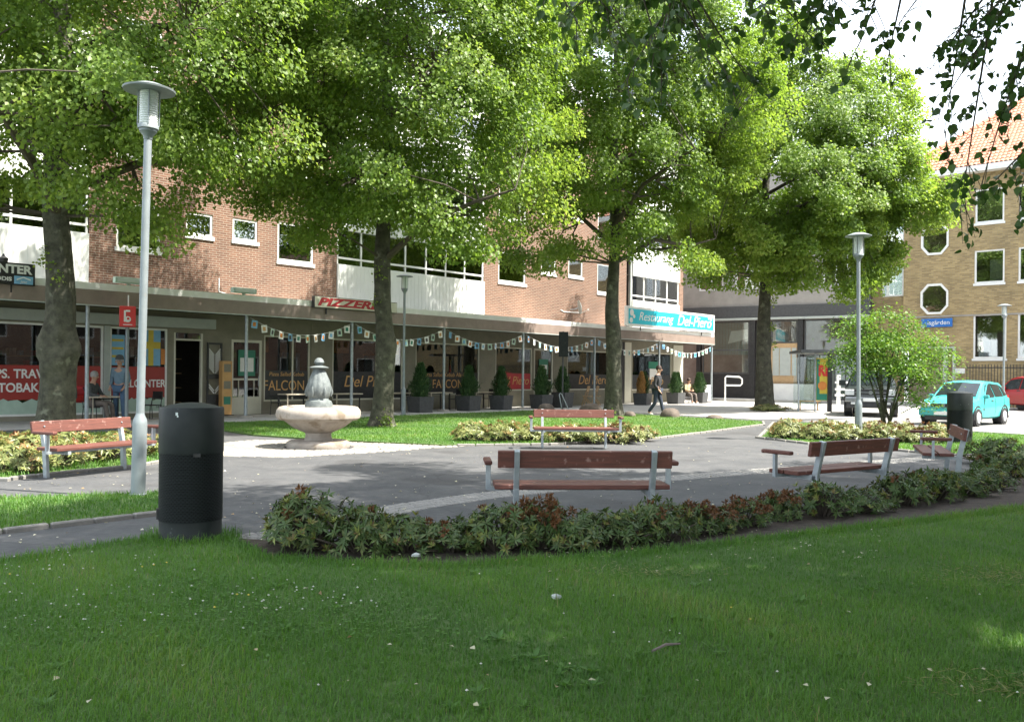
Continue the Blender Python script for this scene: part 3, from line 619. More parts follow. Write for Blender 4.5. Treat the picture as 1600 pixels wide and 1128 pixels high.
# stuff behind the glass: shelves, tables, lamps
shf = MB()
for x in np.arange(-11.5, -.6, .75):
    for z in (.4, .9, 1.4, 1.9): shf.box(x, x + .68, WALL + 1.7, WALL + 2.1, z, z + .03)
shf.build('shelf', M['ltwood'], bb)
pk = {}
for x in np.arange(-11.4, -.6, .19):
    for z in (.43, .93, 1.43, 1.93):
        k = rnd.choice(['red', 'yellow', 'ltblue', 'white', 'orange', 'green', 'darkgrey', 'beige']); pk.setdefault(k, MB()).box(x, x + rnd.uniform(.08, .17), WALL + 1.75, WALL + 2.0, z, z + rnd.uniform(.12, .38))
for k, mb in pk.items(): tag(mb.build('goods', M[k], bb), kind='stuff')
deco = MB(); deco2 = MB()
for x in (5.4, 7.6, 9.6, 11.6, 14.6, 19.8, 21.5, 23, 25.6, 27.6):
    deco.lathe([(.05, 0), (.24, .02), (.1, .2), (.02, .26)], 10, (x, WALL + 1.3, 2.2)); deco2.box(x - .45, x + .35, WALL + 3.5, WALL + 3.58, 1.5, 2.3)
deco.build('pendant_lamp', M['orange'], bb); deco2.build('wall_picture', M['ltblue'], bb)
MB().box(wx(525), wx(548), SW + .1, SW + .12, 2.25, 2.78).box(wx(600), wx(626), SW + .1, SW + .12, 2.25, 2.78).box(wx(414), wx(422), SW + .1, SW + .12, 2.2, 2.78).build('orange_drape', M['orange'], bb)
MB().box(wx(460), wx(471), SW + .35, SW + .37, 1.2, 2.76).box(wx(519.6), wx(526), SW + .35, SW + .37, 1.2, 1.9).box(wx(616), wx(624), SW + .35, SW + .37, 1.2, 2.0).build('curtain', M['curtain'], bb)
# printed window film
def film(x0, x1, z0, z1, m, name='window_film', dy=0.0, parent=None):
    return MB().box(x0, x1, SW + .045 - dy, SW + .051 - dy, z0, z1).build(name, M[m], parent or bb)
f1 = film(-7.0, wx(161.5), .62, 1.62, 'bandred'); f2 = film(wx(172.5), wx(261.5), .6, 1.62, 'bandred')
for xa, xb in ((-7.0, wx(161.5)), (wx(172.5), wx(261.5))):
    k = MB(); n = 26; top = [(xa + (xb - xa) * i / n, .6 + .045 * math.sin(i * 2.1) + .03 * math.sin(i * 5.3)) for i in range(n + 1)]
    k.slab([(xa, .17), (xb, .17)] + top[::-1], SW + .036, SW + .0435); k.build('snow_film', M['fixture'], bb)
text('CHIPS. TRAV', .36, M['white'], f1, (wx(16), SW + .04, 1.36), bold=.008, sx=.9); text('& TOBAK', .36, M['white'], f1, (wx(22), SW + .04, .96), bold=.008, sx=.9)
text('TELCENTER', .34, M['white'], f2, (wx(225), SW + .04, 1.08), bold=.006, sx=.82)
text('HÄLSN', .12, M['darkgrey'], f2, (wx(255), SW + .03, .34))
film(wx(174), wx(196), 1.66, 2.6, 'ltblue', 'poster'); film(wx(226), wx(252), 1.66, 2.82, 'ltblue', 'poster')
film(wx(233), wx(241), 1.661, 2.81, 'yellow', 'poster_cross', .008); film(wx(226.2), wx(251.8), 2.2, 2.42, 'yellow', 'poster_cross', .0085); film(wx(253), wx(261), 1.7, 2.2, 'orange', 'poster')
for i, (px, zz) in enumerate([(176, 2.4), (176, 2.15), (176, 1.9)]): film(wx(176), wx(194), zz, zz + .07, 'yellow', 'poster_stripe', .008)
MB().box(wx(-20), wx(330), SW - .32, SW - .03, 2.9, 3.22).build('shutter_box', M['greybox'], bb)
MB().box(wx(162.5), wx(171.5), SW - .05, SW + .1, .05, 2.86).build('pillar', M['greybox'], bb)
MB().box(wx(1052), XE - .005, SW - .04, SW + .3, 0, 3.3).build('pier', M['cream'], bb)
MB().box(wx(976), wx(986), SW - .04, SW + .1, 0, 3.3).build('pier', M['cream'], bb); MB().box(wx(486), wx(500), SW - .02, SW + .1, 0.01, 3.3).build('pier', M['olive'], bb)
MB().box(wx(968.5), wx(975), SW - .06, SW - .02, 0, 3.3).build('dark_post', M['black'], bb)
def shop_text(i, body, z, size, shear=.25, sx=1.0, dx=0.0, m='gold'):
    h = shop_holes[i]; text(body, size, M[m], sw[i], ((h[0] + h[1]) / 2 + dx, SW + .038, z), shear=shear, sx=sx)
for i in (5, 6, 7, 8, 10, 11):
    h = shop_holes[i]; MB().box(h[0] + .07, h[1] - .07, SW + .046, SW + .053, h[2] + .07, 1.55).build('dark_film', M['signred' if i == 8 else 'black'], sw[i])
shop_text(5, 'FALCON', 1.0, .52, 0, .85, -.1); shop_text(5, 'Pizza Sallad Kebab', 1.42, .2, .15)
shop_text(6, 'Del Piero', 1.15, .62); shop_text(7, 'FALCON', 1.05, .52, 0, .9); shop_text(7, 'Pizza Sallad Kebab Ala Carte', 1.45, .25, .15)
shop_text(8, 'Del Piero', 1.2, .55); shop_text(10, 'Del Piero', 1.25, .66); shop_text(11, 'Del Piero', 1.2, .6)
film(wx(1017), wx(1029), 1.3, 1.9, 'white', 'white_notice'); film(wx(1015), wx(1031), 1.92, 2.3, 'green', 'green_notice')
# pale light fixtures and cable on the wall, satellite dish
for px, py in ((200, 452), (380, 464)):
    x = FB.at(px, py, .02)[0]
    t = thing('wall_lamp', 'pale green lamp box on the canopy edge, ' + ('behind the near lamp post' if px == 200 else 'left of the pizzeria sign'), 'lamp', FB.w(x, .0, cz1 + .2), FB.rot, 'lamp boxes on the canopy edge')
    MB().box(-.42, .42, -.1, .1, .05, .22).build('housing', M['fixture'], t, bev=.02); MB().box(-.36, .36, -.115, -.101, .08, .19).build('lens', M['lens'], t)
    MB().bar((0, 0, 0), (0, 0, .05), .08, .08).build('bracket', M['greybox'], t)
cab = MB(); cab.tube([(wx(341), WALL - .02, 4.65), (wx(341), WALL - .02, 4.2), (wx(360), WALL - .02, 4.1), (wx(420), WALL - .02, 4.12), (wx(520), WALL - .02, 4.15)], .018, 5)
cab.tube([(wx(875), WALL - .02, 4.7), (wx(880), WALL - .02, 4.62), (wx(905), WALL - .02, 4.65)], .02, 5); cab.build('cable', M['white'], bb)
x, z = FB.at(905, 480, WALL - .5)
t = thing('satellite_dish', 'white satellite dish on the brick wall above the canopy', 'satellite dish', FB.w(x, WALL - .5, z), R(8))
MB().lathe([(.02, .09), (.2, .06), (.36, 0), (.37, .01), (.21, .075), (.02, .11)], 24, mtx=Matrix.Rotation(R(80), 4, 'Y')).build('dish', M['greybox'], t, smooth=True)
MB().tube([(-.02, 0, 0), (-.2, .16, -.1), (-.38, .34, -.1)], .025, 6).build('arm', M['galv'], t); MB().tube([(.08, 0, -.3), (.42, -.05, -.12)], .012, 6).box(.4, .48, -.08, -.02, -.15, -.07).build('receiver', M['white'], t)

# signs on the canopy edge
def sign(name, label, x0, x1, z0, z1, y, m_body, m_face, border=.05, depth=.16):
    t = thing(name, label, 'sign', FB.w((x0 + x1) / 2, y, z0), FB.rot); w, h = (x1 - x0) / 2, z1 - z0
    MB().box(-w, w, -depth / 2, depth / 2, 0, h).build('box', M[m_body], t, bev=.008)
    MB().box(-w + border, w - border, -depth / 2 - .012, -depth / 2 - .002, border, h - border).build('face', M[m_face], t)
    MB().bar((-w * .7, 0, -.2), (-w * .7, 0, .0), .04, .04).bar((w * .7, 0, -.2), (w * .7, 0, .0), .04, .04).build('bracket', M['black'], t)
    return t, w, h, -depth / 2 - .014
t, w, h, yf = sign('pizzeria_sign', 'cream box sign with red italic letters on the canopy edge', 2.42, 6.1, 3.72, 4.12, -.12, 'black', 'cream', .02)
text('PIZZERIA', .37, M['signred'], t, (-w + .12, yf, h / 2), shear=.3, bold=.016, sx=1.95, align='LEFT')
t, w, h, yf = sign('restaurant_sign', 'turquoise and white restaurant sign with cursive white lettering at canopy end', 20.98, 29.66, 3.98, 4.98, -.12, 'white', 'turq', .13)
text('Restaurang', .62, M['white'], t, (-1.75, yf, h / 2 + .02), shear=.3, sx=1.15); text('Del-Piero', .8, M['white'], t, (2.1, yf, h / 2), shear=.3, sx=1.15)
for sx, sz, r in ((-3.95, .68, .17), (-3.75, .5, .1), (-4.0, .3, .14), (3.9, .78, .12), (3.65, .8, .09)):
    MB().lathe([(r, 0), (r, .012)], 10, mtx=Matrix.Translation((sx, yf, sz)) @ Matrix.Rotation(R(90), 4, 'X')).build('corner_mark', M['white'], t)
t, w, h, yf = sign('kiosk_sign', 'black kiosk sign with white capitals above the canopy at the left edge', -10.2, -6.45, 3.72, 4.3, -.05, 'black', 'black', .02)
text('TELCENTER', .31, M['white'], t, (w - .1, yf, .4), bold=.012, sx=1.05, align='RIGHT'); text('SPEL & GODIS', .14, M['white'], t, (w - .58, yf, .14), bold=.005, sx=1.2, align='RIGHT')
MB().box(w - .52, w - .06, yf - .006, yf, .03, .24).build('blue_logo', M['ltblue'], t); text('jetc', .11, M['white'], t, (w - .29, yf - .01, .09), shear=.2)
MB().bar((w - .46, yf - .01, .14), (w - .3, yf - .01, .21), .01, .03).bar((w - .3, yf - .01, .21), (w - .12, yf - .01, .15), .01, .03).build('logo_mark', M['white'], t)
MB().box(-w + .1, -w + 1.2, yf - .006, yf, .03, .17).build('red_strip', M['signred'], t)
MB().lathe([(.1, 0), (.12, .1), (.04, .16), (.02, .22)], 10, (w - .75, 0, h)).build('spotlight', M['black'], t)

# bunting under the canopy, one string per bay
def bunting(xa, xb, za, zm, n, yy, k):
    t = thing('bunting', 'string of small paper flags under the canopy, ' + k, 'bunting', FB.w((xa + xb) / 2, yy, 0), FB.rot, 'strings of paper flags under the canopy')
    L = xb - xa; P = lambda u: (-L / 2 + L * u, 0.0, za - (za - zm) * (1 - (2 * u - 1) ** 2))
    MB().tube([P(i / 24) for i in range(25)], .006, 4).build('string', M['white'], t)
    for i in range(n):
        u = (i + .5) / n; p = P(u); a = rnd.uniform(-.25, .25); b = rnd.uniform(-.4, .4)
        mtx = Matrix.Translation(p) @ Matrix.Rotation(b, 4, 'Z') @ Matrix.Rotation(a, 4, 'Y')
        f = MB().box(-.1, .1, -.004, .004, -.25, 0, mtx).build('flag', M['white' if i % 2 else ('fixture' if i % 4 else 'ltblue')], t)
        MB().box(-.055, .045, -.009, -.0045, -.19, -.06, mtx).build('flag_print', M[rnd.choice(['green', 'ltblue', 'orange', 'darkgrey', 'gold'])], f)
bays = list(zip(post_x[3:], post_x[4:]))
words = ['left of the fountain top', 'behind the second tree', 'right of the middle lamp post', 'over the restaurant door', 'behind the third tree', 'at the far canopy end']
for (xa, xb), k in zip(bays, words): bunting(xa + .1, xb - .1, cz0 - .1, cz0 - .58, 12 if xb - xa < 5 else 13, .0, k)

# ------------------------------------------------------------------ grey office building in the middle distance
FG = Frame((11.2, 57.7), (.843, -.538))
gb = thing('grey_building', 'grey concrete shop building with dark columns and large empty windows', 'building', FG.o + (0,), FG.rot)
gx = lambda px: FG.at(px, 500)[0]
gh = [(-4, -2.6, 7.2, 9.2), (1.0, 2.6, 7.0, 9.2), (3.4, 5.0, 7.0, 9.2), (gx(1285), gx(1325), 7.0, 9.2), (1.0, 2.6, 10.4, 12.6), (3.4, 5.0, 10.4, 12.6), (gx(1285), gx(1325), 10.4, 12.6)]
MB().holed(-9, 11.45, 5.93, 14.2, gh, 0, .15).build('wall', M['concrete'], gb)
MB().box(-9, 11.45, .3, 9, 14.2, 14.5).build('roof', M['darkgrey'], gb)
for h in gh: window(gb, *h, .08, .1, 'white', mull=(.5,), sill=False)
MB().box(-9, 11.45, 2.5, 2.6, 0, 14).build('inner_wall', M['pale_reflection'], gb); MB().box(-9, 11.45, .16, 9, 5.8, 5.92).build('floor_slab', M['room'], gb)
MB().box(-9, 11.46, -.12, 0.3, 5.2, 5.926).build('sign_band', M['darkgrey'], gb); MB().box(-9, 11.46, -.2, .0, 5.05, 5.19).build('band_trim', M['greybox'], gb)
for px, wd in ((1092, .25), (1176, .35), (1251, .32), (1345, .3)):
    MB().box(gx(px) - wd / 2, gx(px) + wd / 2, -.1, .3, 0, 5.04).build('column', M['black'], gb)
MB().box(gx(1353) - .2, gx(1353) + .2, -.06, .2, 5.94, 14.1).build('dark_strip', M['darkgrey'], gb)
def gwin(pa, pb, z0, z1, mull=(), rail=None): return window(gb, gx(pa), gx(pb), z0, z1, .02, .08, 'darkgrey', 'clear', mull, sill=False, rail=rail)
gwin(1098, 1171, 1.7, 5.0, (), .45); gwin(1205, 1246, 3.6, 5.0); gwin(1257, 1340, 3.0, 5.0)
MB().box(gx(1094), gx(1172), -.02, .2, .1, 1.69).build('base_panel', M['black'], gb)
bl = MB()
for i in range(14):
    x = gx(1102) + i * (gx(1168) - gx(1102)) / 14; bl.box(x, x + .17, .5, .52, 2.9, 4.95)
tag(bl.build('blind', M['greybox'], gb), kind='stuff')
MB().slab([(gx(1135), 3.6), (gx(1166), 3.9), (gx(1166), 4.5), (gx(1140), 4.4)], .3, .32).build('paper', M['white'], gb)
dd = MB().box(gx(1204), gx(1246), -.02, .1, 1.12, 3.58).build('door_panel', M['ltwood'], gb)
for a, b in ((1208, 1218), (1219, 1236), (1238, 1245)): MB().box(gx(a), gx(b), -.05, -.025, 1.6, 3.3).build('pane', M['greybox'], dd)
MB().box(gx(1203), gx(1275), -.5, -.3, .1, 1.1).build('low_wall', M['white'], gb)
gd2 = window(gb, gx(1258), gx(1300), .2, 2.9, .0, .07, 'darkgrey', 'clear', (.55,), sill=False); MB().box(gx(1259), gx(1340), .3, .34, .2, 2.9).build('blind', M['greybox'], gb)
window(gb, gx(1304), gx(1340), .2, 2.9, .0, .07, 'darkgrey', 'clear', (.5,), sill=False)

# ------------------------------------------------------------------ yellow brick building
FY = Frame((22.6, 51.1), (.738, -.675))
yb = thing('yellow_building', 'yellow brick building with octagonal windows and an orange tiled hip roof', 'building', FY.o + (0,), FY.rot)
YH = [(3.76, 5.2, 10.05, 11.9), (3.75, 5.24, 6.75, 8.56), (3.72, 5.36, 2.64, 5.06), (5.9, 7.4, 10.05, 11.9), (5.9, 7.4, 6.75, 8.56), (5.9, 7.55, 2.64, 5.06), (8.3, 9.8, 10.05, 11.9), (8.3, 9.8, 6.75, 8.56), (8.3, 9.9, 2.64, 5.06), (10.8, 12.3, 10.05, 11.9), (10.8, 12.3, 6.75, 8.56), (13.3, 14.8, 6.75, 8.56)]
OCT = [(.95, 2.42, 8.5, 10.3), (.95, 2.43, 5.15, 6.87)]
MB().holed(0, 24, 0, 13.0, YH + OCT + [(.0, 2.25, .02, 3.1)], 0, .15).build('brick_wall', M['ybrick'], yb)
MB().box(0, 24, -.03, .0, 4.98, 5.06).build('string_course', M['concrete'], yb)
for i, h in enumerate(YH): window(yb, *h, .06, .09, 'white', 'paleglass', (), sill=True, curtain=('f' if i == 0 else None))
for a, b, c, d in OCT:
    cx_, cz_ = (a + b) / 2, (c + d) / 2; rx, rz = (b - a) / 2, (d - c) / 2; k = .5
    o8 = lambda q: [(cx_ + q * x * rx, cz_ + q * z * rz) for x, z in ((-1, -k), (-k, -1), (k, -1), (1, -k), (1, k), (k, 1), (-k, 1), (-1, k))]
    fr = MB(); O, I = o8(1.0), o8(.86)
    for i in range(8):
        j = (i + 1) % 8
        fr.slab([O[i], O[j], I[j], I[i]], -.05, .08)
    f = fr.build('octagonal_window', M['white'], yb); MB().slab(o8(.87), .03, .04).build('pane', M['paleglass'], f)
    cn = MB()
    for q in ((-1, -1), (1, -1), (1, 1), (-1, 1)):
        cn.slab([(cx_ + q[0] * rx, cz_ + q[1] * rz), (cx_ + q[0] * rx, cz_ + q[1] * rz * k), (cx_ + q[0] * rx * k, cz_ + q[1] * rz)][::(1 if q[0] * q[1] > 0 else -1)], .0, .12)
    cn.build('corner_infill', M['ybrick'], f)
MB().box(-.2, 24, 1.6, 1.7, 0, 13).build('inner_wall', M['pale_reflection'], yb); MB().box(-.2, 24, .16, 1.59, 5.0, 5.1).box(-.2, 24, .16, 1.59, 8.36, 8.46).build('floor_slab', M['pale_reflection'], yb)
for k, h in enumerate(YH): MB().box(h[0] + .15 + .5 * (k % 2), h[1] - .6 + .45 * (k % 2), .5, .53, h[2] + .1, h[3] - .5 * (k % 3)).build('reflection_sheet', M['white'], yb)  # white sheets added behind the panes in place of pale reflections
MB().box(4.0, 4.5, .3, .5, 2.75, 3.6).build('blue_chair', M['ltblue'], yb)
# the recessed link between the two
lk = MB().holed(-1.9, -.01, 0, 12.6, [(-1.3, -.12, 9.2, 10.9), (-1.35, -.12, 6.3, 8.1)], .35, .15).build('link_wall', M['ybrick'], yb)
window(yb, -1.3, -.12, 9.2, 10.9, .41, .09, sill=False); window(yb, -1.35, -.12, 6.3, 8.1, .41, .09, sill=False)
MB().box(2.25, 2.45, -.25, .1, .0, 3.2).box(2.75, 2.85, -.25, -.0, 0, 3.2).box(-.0, 2.86, -.26, .1, 3.2, 3.3).build('porch', M['greybox'], yb)
MB().box(2.82, 3.33, -.05, -.01, 1.82, 2.1).build('name_plate', M['white'], yb)
MB().box(-.6, 24, -.62, -.45, 12.92, 13.12).box(-.6, 24, -.6, .05, 12.8, 12.93).build('gutter', M['white'], yb)
ev, rz_, run = -.6, 13.08, 6.2; sl_ = math.tan(R(40))
tl = MB(); cw, ch = .22, .34; nv = int(run / math.cos(R(40)) / ch)
for j in range(nv):
    d0, d1 = ev + j * ch * math.cos(R(40)), ev + (j + 1) * ch * math.cos(R(40)) + .05
    z0_, z1_ = rz_ + (d0 - ev) * sl_, rz_ + (d1 - ev) * sl_
    i0 = int((d0 + .0) / cw)
    for i in range(i0, int(12.5 / cw)):
        x = i * cw; pr = [(0, 0), (.045, .05), (.11, .065), (.175, .05), (.22, 0)]
        for (xa, ha), (xb_, hb) in zip(pr, pr[1:]):
            tl.quad((x + xa, d0, z0_ + ha + .05), (x + xb_, d0, z0_ + hb + .05), (x + xb_, d1, z1_ + hb), (x + xa, d1, z1_ + ha))
rf = tag(tl.build('roof', M['tile'], yb, smooth=True), kind='stuff')
side = MB(); side.quad((ev, ev, rz_), (ev + run, ev + run, rz_ + run * sl_), (ev, 12.4 - ev, rz_)); side.quad((ev, ev, rz_ - .03), (24, ev, rz_ - .03), (24, ev + run, rz_ + run * sl_ - .03), (ev + run, ev + run, rz_ + run * sl_ - .03)); side.build('roof_side', M['tile'], yb)
hp = MB(); n = 24
for i in range(n):
    a = Vector((ev, ev, rz_ + .03)).lerp(Vector((ev + run, ev + run, rz_ + run * sl_ + .03)), i / n); b = Vector((ev, ev, rz_ + .03)).lerp(Vector((ev + run, ev + run, rz_ + run * sl_ + .03)), (i + 1.15) / n)
    hp.tube([a, b], [.17, .12], 7)
hp.build('hip_tile', M['tile'], yb, smooth=True)
x, z = FY.at(1464, 503, -.1)
t = thing('street_sign', 'blue street name sign on the yellow brick wall', 'sign', FY.w(1.85, -.06, 4.42), FY.rot)
MB().box(-.82, .82, -.03, .03, 0, .48).build('plate', M['blue'], t, bev=.01); text('lsgården', .34, M['white'], t, (.1, -.036, .24), sx=1.05)
MB().box(-.7, -.62, .031, .05, .05, .4).box(.62, .7, .031, .05, .05, .4).build('bracket', M['black'], t)
# iron fence in front of it
fe = thing('iron_fence', 'black iron railing in front of the yellow brick wall', 'fence', FY.w(3.7, -1.2, 0), FY.rot)
MB().box(0, 9, -.02, .02, 2.1, 2.15).box(0, 9, -.02, .02, 1.2, 1.25).box(0, 9, -.02, .02, .25, .3).build('rail', M['black'], fe)
bar_me = MB().box(-.015, .015, -.012, .012, .05, 2.3).mesh('fence_bar'); bar_me.materials.append(M['black'])
for i in range(60): link('fence_bar', bar_me, None, fe, (i * .15 + .05, 0, 0))

# brick block across the street to the right: out of view, seen mirrored in the shop windows
FO = Frame((46, 34), (-.12, -1)); ob = thing('opposite_building', 'red brick block across the street mirrored in the shop windows', 'building', FO.o + (0,), FO.rot)
oh = [(x, x + 1.6, z, z + 1.5) for x in np.arange(2, 56, 3.6) for z in (1.4, 4.4, 7.4, 10.4)]
MB().holed(0, 58, 0, 13, oh, 0, .12).build('brick_wall', M['brick'], ob); MB().box(0, 58, .5, .6, 0, 13).build('inner_wall', M['room'], ob); MB().box(-.4, 58.4, -.4, 10, 13, 13.4).build('roof', M['darkgrey'], ob)
for h in oh: 
    w_ = MB(); f = .08
    w_.box(h[0], h[0] + f, .05, .11, h[2], h[3]).box(h[1] - f, h[1], .05, .11, h[2], h[3]).box(h[0] + f, h[1] - f, .05, .11, h[3] - f, h[3]).box(h[0] + f, h[1] - f, .05, .11, h[2], h[2] + f); w_.build('window', M['white'], ob)

# ------------------------------------------------------------------ trees
def unit(v): return v / (np.linalg.norm(v, axis=-1, keepdims=True) + 1e-9)
def trunk_mb(h, r0, r1, seed, lean=(0, 0), burls=(), n=32, rows=84):
    rg = random.Random(seed); ph = [(rg.uniform(0, 6.28), rg.randint(2, 6), rg.uniform(.5, 3)) for _ in range(7)]
    mb = MB()
    for i in range(rows):
        t = (i / (rows - 1)) ** 1.6; z = h * t - .1 * (i == 0); r = r0 + (r1 - r0) * t ** .8
        cx = lean[0] * t * t + .05 * math.sin(z * 1.1 + seed); cy = lean[1] * t * t + .05 * math.cos(z * .9 + seed)
        for j in range(n):
            th = 6.2832 * j / n; k = 1 + sum(.022 * math.sin(p + m * th + w * z) for p, m, w in ph)
            k += .012 * math.sin(11 * th + 7 * z + seed) + .012 * math.sin(7 * th - 13 * z) + .01 * math.sin(17 * th + 3 * z)
            k += (.42 * math.exp(-max(z, 0) / .22)) * (1 + .3 * math.sin(5 * th + seed)) + .05 * math.exp(-max(z, 0) / .9)
            for bz, bth, ba, bs in burls:
                dth = (th - bth + math.pi) % (2 * math.pi) - math.pi
                k += ba * math.exp(-((z - bz) / bs) ** 2 - (dth * r0 / bs) ** 2)
            mb.v.append((cx + r * k * math.cos(th), cy + r * k * math.sin(th), z))
    for i in range(rows - 1):
        for j in range(n):
            a = i * n + j; b = i * n + (j + 1) % n; mb.f.append((a, b, b + n, a + n))
    return mb, (lean[0], lean[1])
def make_tree(name, label, loc, r0, fork, cc, cr, nclump, per, lsize, seed, h=None, leafm='lime_leaf', burls=(), lean=(0, 0), zmin=-0.9, spread=.62, group=None, extra=(), sprout=(), keep=None):
    """trunk, limbs out to every leaf clump, and a crown of single leaves"""
    rg = np.random.default_rng(seed); pr = random.Random(seed)
    t = thing(name, label, 'tree', (loc[0], loc[1], 0), 0, group)
    h = h or cc[2] + cr[2] * .55
    mb, _ = trunk_mb(h, r0, r0 * .22, seed, lean, burls); mb.build('trunk', M['bark'], t, smooth=True)
    cc = np.array(cc); cr = np.array(cr)
    # clump centres: dart-throwing in the crown, pushed to its outside
    C = []
    tries = 0
    while len(C) < nclump and tries < 60000:
        tries += 1
        d = unit(rg.normal(size=3)); rr = rg.uniform(.12, 1) ** .36
        bump = 1 + .16 * math.sin(3 * math.atan2(d[1], d[0]) + seed) + .1 * math.sin(5 * d[2] + 2 * seed)
        q = d * rr * bump
        if q[2] < zmin: continue
        p = cc + q * cr
        if p[2] < 2.6: continue
        if keep and not keep(p + np.array([loc[0], loc[1], 0])): continue
        if all(np.sum(((p - c) / np.array([1, 1, .8])) ** 2) > (spread ** 2) for c in C): C.append(p)
    C = np.array(C + [np.array(e) for e in extra]) if len(C) else np.array(extra)
    # limbs
    lm = MB(); nl = 11; ends = []
    for i in range(nl):
        a = i * 2.399 + seed; z0 = fork + (h - fork) * (i / nl) ** 1.1 * .8; ro = cr[0] * (.75 - .3 * i / nl)
        e = np.array([cc[0] + math.cos(a) * ro, cc[1] + math.sin(a) * ro, min(z0 + ro * pr.uniform(.15, .65), cc[2] + cr[2] * .8)])
        tt = z0 / h; s = np.array([lean[0] * tt * tt, lean[1] * tt * tt, z0]); m1 = s * .6 + e * .4 + np.array([0, 0, .35]) + rg.normal(size=3) * .15; m2 = s * .25 + e * .75 + np.array([0, 0, .15]) + rg.normal(size=3) * .2
        rb = max(.045, r0 * .33 * (1 - .55 * i / nl)); lm.tube([s, m1, m2, e], [rb, rb * .75, rb * .5, rb * .25], 7)
        for f in (.35, .55, .75, 1): ends.append((s * (1 - f) + e * f + np.array([0, 0, .2 * math.sin(f * 3.1)]), rb * (1 - .75 * f)))
    for z in np.linspace(fork, h * .97, 7): ends.append((np.array([lean[0] * (z / h) ** 2, lean[1] * (z / h) ** 2, z]), r0 * .25))
    E = np.array([e[0] for e in ends])
    for c in C:
        dd = np.sum((E - c) ** 2, 1) + np.where(E[:, 2] > c[2] + .8, 6, 0); k = int(np.argmin(dd)); s = E[k]
        m = (s + c) / 2 + rg.normal(size=3) * .12 + np.array([0, 0, .12]); rb = min(.035, ends[k][1] * .6) + .006
        lm.tube([s, m, c], [rb, rb * .65, .008], 5, False)
    lm.build('limbs', M['twig'], t, smooth=True)
    # leaves
    n = len(C) * per; ci = np.repeat(np.arange(len(C)), per)
    csz = rg.uniform(.75, 1.25, len(C))[ci][:, None]; off = unit(rg.normal(size=(n, 3))) * (rg.random((n, 1)) ** .45) * np.array([.8, .8, .56]) * csz
    rad = np.hypot(off[:, 0], off[:, 1]); off[:, 2] -= .5 * rad ** 2
    P = C[ci] + off
    out = unit((P - cc) / cr); Dr = out * np.array([.8, .8, .2]) + rg.normal(size=(n, 3)) * .5 + np.array([0, 0, -.8]); D = unit(Dr)
    N = unit(out * .8 + np.array([0, 0, .75]) + rg.normal(size=(n, 3)) * .5)
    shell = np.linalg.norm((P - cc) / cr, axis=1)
    tint = .14 + .24 * rg.random(len(C))[ci] + .42 * rg.random(n) + .3 * np.clip(shell - .55, 0, .6)  # shade inside the crown put into the tint: outer leaves lighter
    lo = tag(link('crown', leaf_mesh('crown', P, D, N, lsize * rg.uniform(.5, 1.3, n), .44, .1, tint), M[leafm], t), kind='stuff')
    if sprout:
        P = []; 
        for (z, th, nn) in sprout:
            for _ in range(nn): P.append([math.cos(th) * r0 * 1.0 + pr.gauss(0, .09), math.sin(th) * r0 * 1.0 + pr.gauss(0, .09), z + pr.gauss(0, .14)])
        P = np.array(P); n = len(P)
        tag(link('sprouts', leaf_mesh('sprouts', P, unit(rg.normal(size=(n, 3)) + np.array([0, -.6, 0])), unit(rg.normal(size=(n, 3)) + np.array([0, -.3, 1])), lsize * .9 * rg.uniform(.5, 1.1, n), .44, .1, rg.uniform(.5, 1, n)), M[leafm], t), kind='stuff')
    return t
grp = 'lime trees round the small park'
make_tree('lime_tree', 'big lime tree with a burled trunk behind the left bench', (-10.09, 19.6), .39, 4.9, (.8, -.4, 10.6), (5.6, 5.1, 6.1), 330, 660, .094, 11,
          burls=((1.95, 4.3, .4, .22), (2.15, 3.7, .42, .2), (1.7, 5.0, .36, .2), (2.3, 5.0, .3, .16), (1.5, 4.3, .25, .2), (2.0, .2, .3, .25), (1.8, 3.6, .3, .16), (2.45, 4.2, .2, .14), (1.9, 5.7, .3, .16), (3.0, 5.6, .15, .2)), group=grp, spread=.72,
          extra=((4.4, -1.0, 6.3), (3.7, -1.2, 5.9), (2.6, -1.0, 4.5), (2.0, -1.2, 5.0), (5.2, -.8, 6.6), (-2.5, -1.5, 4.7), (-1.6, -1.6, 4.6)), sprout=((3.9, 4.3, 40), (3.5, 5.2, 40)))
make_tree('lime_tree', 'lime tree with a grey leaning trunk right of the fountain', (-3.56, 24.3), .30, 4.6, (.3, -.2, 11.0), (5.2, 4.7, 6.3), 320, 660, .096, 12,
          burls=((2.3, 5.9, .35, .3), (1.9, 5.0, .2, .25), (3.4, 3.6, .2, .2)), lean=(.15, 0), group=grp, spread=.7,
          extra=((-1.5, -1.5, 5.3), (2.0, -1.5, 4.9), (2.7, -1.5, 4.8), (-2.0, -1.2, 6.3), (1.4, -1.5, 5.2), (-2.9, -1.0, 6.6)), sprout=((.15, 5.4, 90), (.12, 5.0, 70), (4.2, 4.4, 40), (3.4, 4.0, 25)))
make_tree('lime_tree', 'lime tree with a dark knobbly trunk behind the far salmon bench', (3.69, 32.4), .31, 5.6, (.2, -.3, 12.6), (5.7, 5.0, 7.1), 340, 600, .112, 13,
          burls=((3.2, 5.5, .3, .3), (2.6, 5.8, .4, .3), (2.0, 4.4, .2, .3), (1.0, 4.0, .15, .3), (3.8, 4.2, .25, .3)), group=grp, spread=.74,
          extra=((-2.6, -1.5, 5.6), (-3.4, -1.2, 5.7), (-2.0, -1.2, 6.0), (-4.0, -1, 6.2), (2.4, -1.4, 5.8), (3.2, -1.0, 5.6)), sprout=((.1, 4.6, 60),))
